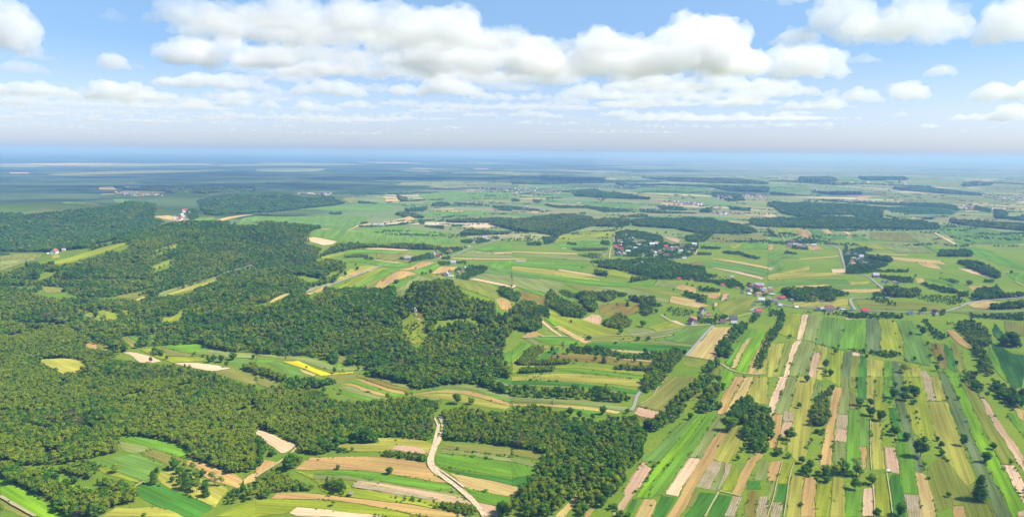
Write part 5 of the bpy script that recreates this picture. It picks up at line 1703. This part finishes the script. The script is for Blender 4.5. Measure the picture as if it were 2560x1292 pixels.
def make_scatter(name, rows, lab=None):
    n = len(rows)
    z = height(rows[:, 0], rows[:, 1])
    me = bpy.data.meshes.new(name)
    me.vertices.add(n)
    me.vertices.foreach_set('co', np.column_stack([rows[:, 0], rows[:, 1], z]).astype(np.float32).ravel())
    a1 = me.attributes.new('kind', 'INT', 'POINT'); a1.data.foreach_set('value', rows[:, 3].astype(np.int32))
    a2 = me.attributes.new('size', 'FLOAT_VECTOR', 'POINT')
    fat = 1 + .25 * (nrs.rand(n) - .3)
    a2.data.foreach_set('vector', np.column_stack([rows[:, 2] * fat * rows[:, 5] ** .8, rows[:, 2] * fat * rows[:, 5] ** .8, rows[:, 2]]).astype(np.float32).ravel())
    a3 = me.attributes.new('turn', 'FLOAT_VECTOR', 'POINT')
    a3.data.foreach_set('vector', np.column_stack([nrs.normal(0, .05, n), nrs.normal(0, .05, n), nrs.uniform(0, 6.28, n)]).astype(np.float32).ravel())
    o = bpy.data.objects.new(name, me); link(o, kind='stuff')
    ng = bpy.data.node_groups.new('plant_trees', 'GeometryNodeTree')
    ng.interface.new_socket('Geometry', in_out='INPUT', socket_type='NodeSocketGeometry')
    ng.interface.new_socket('Geometry', in_out='OUTPUT', socket_type='NodeSocketGeometry')
    gi = ng.nodes.new('NodeGroupInput'); go = ng.nodes.new('NodeGroupOutput')
    ip = ng.nodes.new('GeometryNodeInstanceOnPoints'); ci = ng.nodes.new('GeometryNodeCollectionInfo')
    ci.inputs['Collection'].default_value = kinds_col
    ci.inputs['Separate Children'].default_value = True; ci.inputs['Reset Children'].default_value = True
    ip.inputs['Pick Instance'].default_value = True
    def attr(nm, ty, sock):
        a = ng.nodes.new('GeometryNodeInputNamedAttribute'); a.data_type = ty; a.inputs[0].default_value = nm
        out = [q for q in a.outputs if q.enabled][0]; ng.links.new(out, sock)
    attr('kind', 'INT', ip.inputs['Instance Index']); attr('size', 'FLOAT_VECTOR', ip.inputs['Scale'])
    attr('turn', 'FLOAT_VECTOR', ip.inputs['Rotation'])
    ng.links.new(gi.outputs[0], ip.inputs['Points']); ng.links.new(ci.outputs[0], ip.inputs['Instance']); ng.links.new(ip.outputs[0], go.inputs[0])
    md = o.modifiers.new('trees', 'NODES'); md.node_group = ng
    return o
fo = make_scatter('forest', TP)
rows = []
for P in CLEAR:
    if np.hypot(*P.mean(0)) > 2600: continue
    Q = densify(P, 2.2)
    nz = vnoise(Q[:, 0] / 26, Q[:, 1] / 26) * .6 + vnoise(Q[:, 0] / 7, Q[:, 1] / 7 + 5) * .4
    for (x, y), z in zip(Q, nz):
        if z > .56 and rnd.random() < .55:
            rows.append((x + rnd.gauss(0, .8), y + rnd.gauss(0, .8), rnd.uniform(.5, 1.5) * (1 + (z > .72) * rnd.random() * 1.6), KL.index((rnd.choice(('shrub', 'broad', 'slender')), rnd.randrange(3))), 0, 1.6))
make_scatter('scrub', np.array(rows)); print('scrub', len(rows))
rows = []
for _ in range(900):
    y = 2500 + 8500 * rnd.random() ** 1.4; x = y * rnd.uniform(-.42, .78)
    if x < -.16 * y and rnd.random() < .75: continue
    lod = max(1.0, y / 2600)
    row = rnd.random() < .6; L = rnd.uniform(40, 260) * (y / 4000) ** .5 if row else rnd.uniform(15, 70)
    an = rnd.gauss(.15, .5) + (1.3 if rnd.random() < .2 else 0)
    for k in range(int((L / 7 if row else (L / 8) ** 2 * .8) / lod) + 1):
        if row: q = rnd.uniform(-L / 2, L / 2); ox, oy = q * math.cos(an), q * math.sin(an) + rnd.gauss(0, 2.5)
        else: r_ = L * rnd.random() ** .5 / 1.6; t_ = rnd.uniform(0, 6.28); ox, oy = r_ * math.cos(t_) * 1.6, r_ * math.sin(t_)
        rows.append((x + ox, y + oy, rnd.uniform(4, 9), KL.index((rnd.choice(('shrub', 'broad', 'broad')), rnd.randrange(3))), 0, lod))
make_scatter('vegetation', np.array(rows)); print('far hedge trees', len(rows))
# ------------------------------------------------------------------ houses
def flat_mat(name, c, rough=.7, var=.25, sc=.6):
    b = N(name); geo = b.n('NewGeometry').outputs['Position']; oi = b.n('ObjectInfo')
    k = b.math('ADD', b.math('MULTIPLY', b.noise(geo, sc, 4, .6), var), b.math('MULTIPLY', oi.outputs['Random'], var))
    k = b.math('ADD', k, 1 - var)
    cc = b.n('CombineColor')
    for i in range(3): b.l(k, cc.inputs[i])
    p = b.n('BsdfPrincipled'); b.l(b.mix(1.0, c4(c), cc.outputs[0], 'MULTIPLY'), p.inputs['Base Color']); p.inputs['Roughness'].default_value = rough; p.inputs['Specular IOR Level'].default_value = .15
    b.l(p.outputs[0], b.out.inputs[0]); return b.m
WALL = {'w': flat_mat('white render', (.72, .69, .64)), 'y': flat_mat('cream render', (.68, .56, .34)), 'p': flat_mat('pinkish render', (.66, .50, .44)), 'g': flat_mat('grey block wall', (.42, .40, .40))}
ROOF = {'r': flat_mat('red metal roof', (.42, .05, .055), .6), 'd': flat_mat('dark maroon roof', (.20, .08, .085), .5), 'o': flat_mat('orange tile roof', (.38, .16, .10)), 'g': flat_mat('grey sheet roof', (.36, .36, .40), .5),
        'k': flat_mat('dark grey roof', (.10, .10, .12), .5), 'w': flat_mat('pale sheet roof', (.48, .48, .52), .5), 'm': flat_mat('weathered brownish roof', (.30, .20, .18))}
RW = {'r': 'bright-red', 'd': 'maroon', 'o': 'orange', 'g': 'grey', 'k': 'dark-grey', 'w': 'pale', 'm': 'brownish'}
WW = {'w': 'white', 'y': 'cream', 'p': 'pinkish', 'g': 'grey'}
GLASS = flat_mat('dark window glass', (.03, .035, .05), .15)
WOODM = flat_mat('door wood', (.16, .09, .05))
CHIM = flat_mat('chimney brick', (.34, .16, .12))
def boxes(L):
    V, Fc = [], []
    for x0, x1, y0, y1, z0, z1 in L:
        i = len(V)
        V += [(x, y, z) for z in (z0, z1) for x, y in ((x0, y0), (x1, y0), (x1, y1), (x0, y1))]
        Fc += [tuple(i + k for k in f) for f in ((0, 3, 2, 1), (4, 5, 6, 7), (0, 1, 5, 4), (1, 2, 6, 5), (2, 3, 7, 6), (3, 0, 4, 7))]
    return V, Fc
def gable_wall(wid, hw, hr):
    a, c = .5, wid / 2
    V = [(-a, -c, -.15), (a, -c, -.15), (a, c, -.15), (-a, c, -.15), (-a, -c, hw), (a, -c, hw), (a, c, hw), (-a, c, hw), (-a, 0, hr), (a, 0, hr)]
    return V, [(0, 1, 5, 4), (1, 2, 6, 9, 5), (2, 3, 7, 6), (3, 0, 4, 8, 7)]
def gable_roof(wid, hw, hr, ov=.06, th=.025):
    a = .5 + ov; c = wid / 2 + ov; sl_ = (hr - hw) / (wid / 2); e = hw - ov * sl_ + .01; r_ = hr + .01
    V, Fc = [], []
    for s in (-1, 1):
        i = len(V)
        V += [(-a, s * c, e), (a, s * c, e), (a, 0, r_), (-a, 0, r_), (-a, s * c, e + th), (a, s * c, e + th), (a, 0, r_ + th), (-a, 0, r_ + th)]
        Fc += [tuple(i + k for k in f) for f in ((0, 1, 2, 3), (4, 5, 6, 7), (0, 1, 5, 4), (0, 3, 7, 4), (1, 2, 6, 5))]
    return V, Fc
SHAPES = [(.72, .34, .72), (.55, .24, .48), (.80, .46, .80), (.42, .20, .36)]
HM = {}
def house_meshes(sh, rc, wc):
    k = (sh, rc, wc)
    if k not in HM:
        wd, hw, hr = SHAPES[sh]
        W_ = mesh('wall', *gable_wall(wd, hw, hr), WALL[wc]); R_ = mesh('roof', *gable_roof(wd, hw, hr), ROOF[rc])
        Cc = mesh('chimney', *boxes([(.16, .24, .06, .14, hw, hr + .10)]), CHIM)
        c = wd / 2
        win = []
        for x in (-.30, 0.02, .30):
            for s in (-1, 1):
                y = s * (c + .002)
                win.append((x, y, hw))
        wm = mesh('window', *boxes([(-.055, .055, -.006, .006, .10, .22)]), GLASS)
        ge = mesh('window', *boxes([(-.006, .006, -.06, .06, .10, .22)]), GLASS)
        dm = mesh('door', *boxes([(-.045, .045, -.008, .008, 0, .22)]), WOODM)
        HM[k] = (W_, R_, Cc, wm, ge, dm, win, c)
    return HM[k]
def house(x, y, L, rc, wc, sh, rot, label, group, detail, name='house', cat='house'):
    W_, R_, Cc, wm, ge, dm, win, c = house_meshes(sh, rc, wc)
    e = bpy.data.objects.new(name, None); e.location = (x, y, float(height(x, y)) + .1); e.rotation_euler = (0, 0, rot); e.scale = (L, L, L)
    link(e, label, cat, group)
    def ch(nm, me, par, loc=(0, 0, 0)):
        o = bpy.data.objects.new(nm, me); COL.objects.link(o); o.parent = par; o.location = loc; return o
    wl = ch('wall', W_, e); rf = ch('roof', R_, e)
    if sh != 3: ch('chimney', Cc, rf)
    if detail:
        for xx, yy, hw in win:
            if xx == 0.02 and yy < 0: ch('door', dm, e, (xx, yy, 0)); continue
            ch('window', wm, e, (xx, yy, 0))
        for s in (-1, 1): ch('window', ge, e, (s * .502, 0, 0)); ch('window', ge, e, (s * .502, 0, .26))
    return e
HN = 0
hs_list = []
for line in HOUSES.strip().splitlines():
    head, body = line.split('|')
    blk, where = head.split(None, 1)
    vill = []
    for t in body.split():
        a_ = t[2:].split(',')
        p_ = px('%s %s,%s' % (blk, a_[0], a_[1]))[0]; xy = unproject([p_])[0]
        L = float(np.clip(float(a_[2]) * 640 / 2363 * np.hypot(*xy) / F * (1 if np.hypot(*xy) < 1500 else .85), 7.5, 20))
        vill.append((p_, xy, L, t[0], t[1]))
    for rc in ROOF:
        sub = sorted([v for v in vill if v[3] == rc], key=lambda v: v[0][0])
        for k, (p_, xy, L, rc_, wc) in enumerate(sub):
            if len(sub) == 1: lab = '%s house under the only %s roof in %s' % (WW[wc], RW[rc], where)
            else: lab = '%s house, %s roof, in %s, %ssuch from left' % (WW[wc], RW[rc], where, ORD[k] or 'first ')
            D = np.hypot(*xy)
            house(xy[0], xy[1], L, rc, wc, (rnd.randrange(3) if L < 16 else rnd.choice((1, 3))), rnd.choice((0, 1.57)) + rnd.uniform(-.25, .25), lab, 'houses in ' + where, D < 1900)
            HN += 1
for line in HAMLETS.strip().splitlines():
    head, body = line.split('|')
    n_, where = head.split(None, 1); n_ = int(n_)
    P = at(body)
    k = 0; tries = 0
    while k < n_ and tries < 4000:
        tries += 1
        x = rnd.uniform(P[:, 0].min(), P[:, 0].max()); y = rnd.uniform(P[:, 1].min(), P[:, 1].max())
        if not inside(P, np.array([x]), np.array([y]))[0]: continue
        rc = rnd.choice('ddggwworrkm'); wc = rnd.choice('wwwypg')
        house(x, y, rnd.uniform(7, 12), rc, wc, rnd.randrange(4), rnd.uniform(0, 3.1), 'tiny %s-roofed %s house in %s' % (RW[rc], WW[wc], where), '%s-roofed %s houses in %s' % (RW[rc], WW[wc], where), False)
        k += 1; HN += 1
print('houses', HN, 'trees', TREE_N)
# far villages: specks of walls and roofs beyond counting
V, Fc, MI = [], [], []
allm = [WALL['w'], WALL['y'], ROOF['o'], ROOF['g'], ROOF['d'], ROOF['w']]
for line in SPECKS.strip().splitlines():
    n_, body = line.split(None, 1); n_ = int(int(n_) * .8)
    P = at(body); k = 0; tries = 0
    while k < n_ and tries < 9000:
        tries += 1
        x = rnd.uniform(P[:, 0].min(), P[:, 0].max()); y = rnd.uniform(P[:, 1].min(), P[:, 1].max())
        if not inside(P, np.array([x]), np.array([y]))[0]: continue
        k += 1
        L = rnd.uniform(7, 13); a = rnd.uniform(0, 3.1); ca, sa = math.cos(a), math.sin(a); z = float(height(x, y))
        wm_, rm_ = rnd.choice((0, 0, 1)), rnd.choice((2, 2, 3, 4, 5))
        for (vv, ff), m_ in ((gable_wall(.7, .4, .75), wm_), (gable_roof(.7, .4, .75), rm_)):
            i = len(V)
            V += [(x + (q[0] * ca - q[1] * sa) * L, y + (q[0] * sa + q[1] * ca) * L, z + q[2] * L) for q in vv]
            Fc += [tuple(i + t for t in f) for f in ff]; MI += [m_] * len(ff)
link(bpy.data.objects.new('village', mesh('village', V, Fc, allm, mi=MI)), kind='stuff')
# ------------------------------------------------------------------ white limestone rocks
b = N('limestone'); geo = b.n('NewGeometry').outputs['Position']
d = b.n('BsdfDiffuse'); b.l(b.mix(b.ramp(b.noise(geo, .35, 5, .7), .35, .65), c4((.45, .42, .37)), c4((.70, .67, .60))), d.inputs[0]); b.l(d.outputs[0], b.out.inputs[0])
LIME = b.m
def rock(s, wid, tall, label, seed, group='white rocks on the wooded hill'):
    import bmesh
    bm = bmesh.new(); bmesh.ops.create_icosphere(bm, subdivisions=3, radius=1)
    r = np.random.RandomState(seed)
    for v in bm.verts:
        q = np.array(v.co)
        k = 1 + .5 * (vnoise(np.array([q[0] * 1.7 + seed]), np.array([q[1] * 1.7 + q[2] * 2.3]))[0] - .5) + .35 * (vnoise(np.array([q[0] * 4 + seed]), np.array([q[1] * 4 + q[2] * 5]))[0] - .5)
        v.co = Vector((q[0] * k * wid / 2, q[1] * k * wid / 2.4, (q[2] * k * .6 + .35) * tall))
    me = bpy.data.meshes.new('rock'); bm.to_mesh(me); bm.free(); me.materials.append(LIME)
    xy = at(s)[0]; o = bpy.data.objects.new('rock', me); o.location = (xy[0], xy[1], float(height(*xy)))
    link(o, label, 'rock', group)
rock('B2 1470,478', 4.5, 9, 'tall white limestone rock standing at the top of the grassy hill clearing', 1)
rock('B2 1476,512', 3, 3, 'small white rock just below the tall one on the clearing', 2)
rock('B2 1500,555', 4, 2.2, 'low white rock furthest down the grassy hill clearing', 3)
rock('B2 2035,655', 7, 5, 'largest pale rock in the bushy outcrop right of the clearing', 4)
rock('B2 2002,640', 3.5, 3.5, 'pale rock left of the largest one in the bushy outcrop', 5)
rock('B2 1885,618', 2.5, 3.5, 'lone pale rock at the left of the bushy outcrop', 6)
rock('B2 2028,695', 5, 3, 'pale rock below the largest one in the bushy outcrop', 7)
rock('B2 1995,712', 4, 2, 'lowest pale rock of the bushy outcrop', 8)
# ------------------------------------------------------------------ car, trailer, greenhouse, stacked timber
CARP = flat_mat('dark car paint', (.10, .035, .03), .3); TYRE = flat_mat('tyre rubber', (.03, .03, .03), .8)
def prof(P, w, m, name):
    n = len(P); V = [(x, s * w / 2, z) for s in (-1, 1) for x, z in P]
    Fc = [tuple(range(n))[::-1], tuple(range(n, 2 * n))] + [(i, (i + 1) % n, n + (i + 1) % n, n + i) for i in range(n)]
    return mesh(name, V, Fc, m)
def wheel(name, rad, wid):
    V, Fc = [], []; n = 14
    for s in (-1, 1): V += [(math.cos(k * 6.2832 / n) * rad, s * wid / 2, math.sin(k * 6.2832 / n) * rad) for k in range(n)]
    Fc = [tuple(range(n)), tuple(range(n, 2 * n))[::-1]] + [(i, (i + 1) % n, n + (i + 1) % n, n + i) for i in range(n)]
    return mesh(name, V, Fc, TYRE)
def vehicle(s, rot, name, label, cat, mats, van=False, k=1.0):
    xy = at(s)[0]; e = bpy.data.objects.new(name, None); e.location = (xy[0], xy[1], float(height(*xy)) + 2.2 if not van else float(height(*xy)) + .6)
    e.rotation_euler = (0, 0, rot); e.scale = (k, k, k); link(e, label, cat)
    if van: body = [(-2.4, .45), (2.5, .45), (2.5, 1.15), (1.9, 1.35), (1.5, 2.2), (-2.4, 2.2)]; cab = [(1.1, 1.35), (1.98, 1.35), (1.6, 2.05), (1.1, 2.05)]
    else: body = [(-2.1, .35), (2.15, .35), (2.2, .8), (1.1, .95), (-1.9, 1.0), (-2.15, .8)]; cab = [(-1.7, .97), (1.1, .94), (.4, 1.45), (-1.3, 1.45)]
    for nm, me in (('body', prof(body, 1.75, mats, 'body')), ('cabin', prof(cab, 1.55 if not van else 1.78, GLASS, 'cabin'))):
        o = bpy.data.objects.new(nm, me); COL.objects.link(o); o.parent = e
    wm_ = wheel('wheel', .34, .22)
    for x in (-1.35, 1.4):
        for y in (-.82, .82):
            o = bpy.data.objects.new('wheel', wm_); COL.objects.link(o); o.parent = e; o.location = (x, y, .34)
vehicle('B4 1772,431', .5, 'car', 'dark red car driving on the asphalt road that climbs to the right', 'car', CARP)
vehicle('C4 1115,880', .1, 'van', 'small white van parked at the lower edge of the bare pinkish plot', 'van', WALL['w'], True)
def tunnel(s, L, W, rot, label, name='greenhouse'):
    xy = at(s)[0]; n = 9; V = []
    for x in (-L / 2, L / 2):
        V += [(x, math.cos(math.pi * k / (n - 1)) * W / 2, math.sin(math.pi * k / (n - 1)) * W * .42) for k in range(n)]
    Fc = [(i, i + 1, n + i + 1, n + i) for i in range(n - 1)] + [tuple(range(n)), tuple(range(n, 2 * n))[::-1]]
    o = bpy.data.objects.new(name, mesh(name, V, Fc, ROOF['w'])); o.location = (xy[0], xy[1], float(height(*xy)) + .2); o.rotation_euler = (0, 0, rot)
    link(o, label, 'greenhouse')
tunnel('A3 82,1120', 26, 6, -.05, 'long low white greenhouse tunnel on the green field below the straw bands')
tunnel('A3 478,1002', 16, 5, 0, 'short white greenhouse tunnel in the field left of the hilltop village')

# ------------------------------------------------------------------ haze
HZ = 1 / 12200.0
b = N('summer haze')
v = b.n('VolumePrincipled')
v.inputs['Color'].default_value = (.24, .44, 1.0, 1)
v.inputs['Absorption Color'].default_value = (.50, .48, .6, 1)
v.inputs['Density'].default_value = HZ
v.inputs['Anisotropy'].default_value = 0.0
b.l(v.outputs[0], b.out.inputs['Volume'])
x0, x1, y0, y1, z0, z1 = -69000, 69000, -8000, 88000, -60.0, 345.0
V = [(x, y, z) for z in (z0, z1) for x, y in ((x0, y0), (x1, y0), (x1, y1), (x0, y1))]
hz = mesh('haze', V, [(0, 3, 2, 1), (4, 5, 6, 7), (0, 1, 5, 4), (1, 2, 6, 5), (2, 3, 7, 6), (3, 0, 4, 7)], b.m)
link(bpy.data.objects.new('haze', hz), kind='stuff')
# ------------------------------------------------------------------ clouds: closed bodies of white scattering air
import bmesh
BASE = 1150.0
def cloud_mat(name, mfp):
    b = N(name); v = b.n('VolumePrincipled')
    v.inputs['Color'].default_value = (.995, .987, 1.0, 1); v.inputs['Density'].default_value = 1 / mfp
    v.inputs['Anisotropy'].default_value = .05; b.l(v.outputs[0], b.out.inputs['Volume']); return b.m
CM = {'n': cloud_mat('cumulus', 290.0), 'm': cloud_mat('thin cumulus', 380.0), 'f': cloud_mat('faint cloud', 560.0)}
crnd = random.Random(3)
def puff(name, cx, cyy, base, hw, hh, depth, dist, code, blobs=None):
    """a flat-based heap: (cx, cyy) ground position, half width, height, half depth in metres"""
    bm = bmesh.new()
    n = int(7 + 5 * hw / hh) if blobs is None else blobs
    n = min(n, 40)
    for k in range(n):
        u = -1 + 2 * (k + .5) / n + crnd.uniform(-.1, .1)
        env = max(.12, 1 - abs(u) ** 2.2)
        r = hh * crnd.uniform(.26, .5) * (.45 + .55 * env)
        z = crnd.uniform(0, 1) ** .8 * hh * .8 * env * crnd.uniform(.6, 1)
        x = u * (hw - r * .5); y = crnd.uniform(-1, 1) * depth * env
        m = Matrix.Translation((x, y, z)) @ Matrix.Diagonal((r * crnd.uniform(1.0, 1.8), r * 1.5, r, 1))
        bmesh.ops.create_icosphere(bm, subdivisions=2, radius=1, matrix=m)
    # a flat bottom slab ties the heap together
    for k in range(max(2, n // 3)):
        u = crnd.uniform(-.75, .75)
        m = Matrix.Translation((u * hw, crnd.uniform(-.5, .5) * depth, hh * .12)) @ Matrix.Diagonal((hw * .28, depth * .5, hh * .16, 1))
        bmesh.ops.create_icosphere(bm, subdivisions=2, radius=1, matrix=m)
    for v in bm.verts:
        if v.co.z < 0: v.co.z *= .3
    me = bpy.data.meshes.new(name); bm.to_mesh(me); bm.free(); me.materials.append(CM[code])
    o = bpy.data.objects.new(name, me); o.location = (cx, cyy, base)
    o.rotation_euler = (0, 0, math.atan2(-cx, cyy))
    r = o.modifiers.new('merge', 'REMESH'); r.mode = 'VOXEL'; r.voxel_size = max(dist * .0023, hh * .028)
    for sc, st in ((1.1, .36), (.42, .34), (.18, .26), (.085, .16), (.045, .08)):
        if sc * hh < dist * .0028: continue
        t = bpy.data.textures.new('billow', 'CLOUDS'); t.noise_scale = sc * hh; t.noise_depth = 1
        d = o.modifiers.new('billow', 'DISPLACE'); d.texture = t; d.texture_coords = 'GLOBAL'; d.strength = st * hh; d.mid_level = .52
    r2 = o.modifiers.new('clean', 'REMESH'); r2.mode = 'VOXEL'; r2.voxel_size = r.voxel_size
    return o
def sky_ray(x, y):
    v = R3 @ np.array([(x - 1280) / F, -(y - 646) / F, -1.0])
    return v / np.linalg.norm(v)
for line in CLOUDS.strip().splitlines():
    body, _, lab = line.partition('|')
    code, spec = body.split()
    x, yb, hw, hh = [float(t) for t in spec.split(',')]
    v = sky_ray(x, yb)
    D = min((BASE - H) / max(v[2], .012), 62000)
    z = H + v[2] * D
    o = puff('cloud' if lab else 'clouds', v[0] * D, v[1] * D, z, hw / F * D, hh / F * D, max(.45 * hw, hh * .8) / F * D, D, code)
    if lab: link(o, lab.strip(), 'cloud', 'separate cumulus clouds')
    else: link(o, kind='stuff')
# clouds higher up than the picture shows; their shadows lie on the land
for line in OVERHEAD.strip().splitlines():
    gp, w_, d_, h_ = line.rsplit(None, 3)
    g = at(gp)[0]; c = np.array([g[0], g[1]]) + np.array([SUN.x, SUN.y]) / SUN.z * 1250
    o = puff('clouds', c[0], c[1], 1180, float(w_), float(h_), float(d_), math.hypot(*c), 'n')
    o.rotation_euler = (0, 0, 0)
    link(o, kind='stuff')
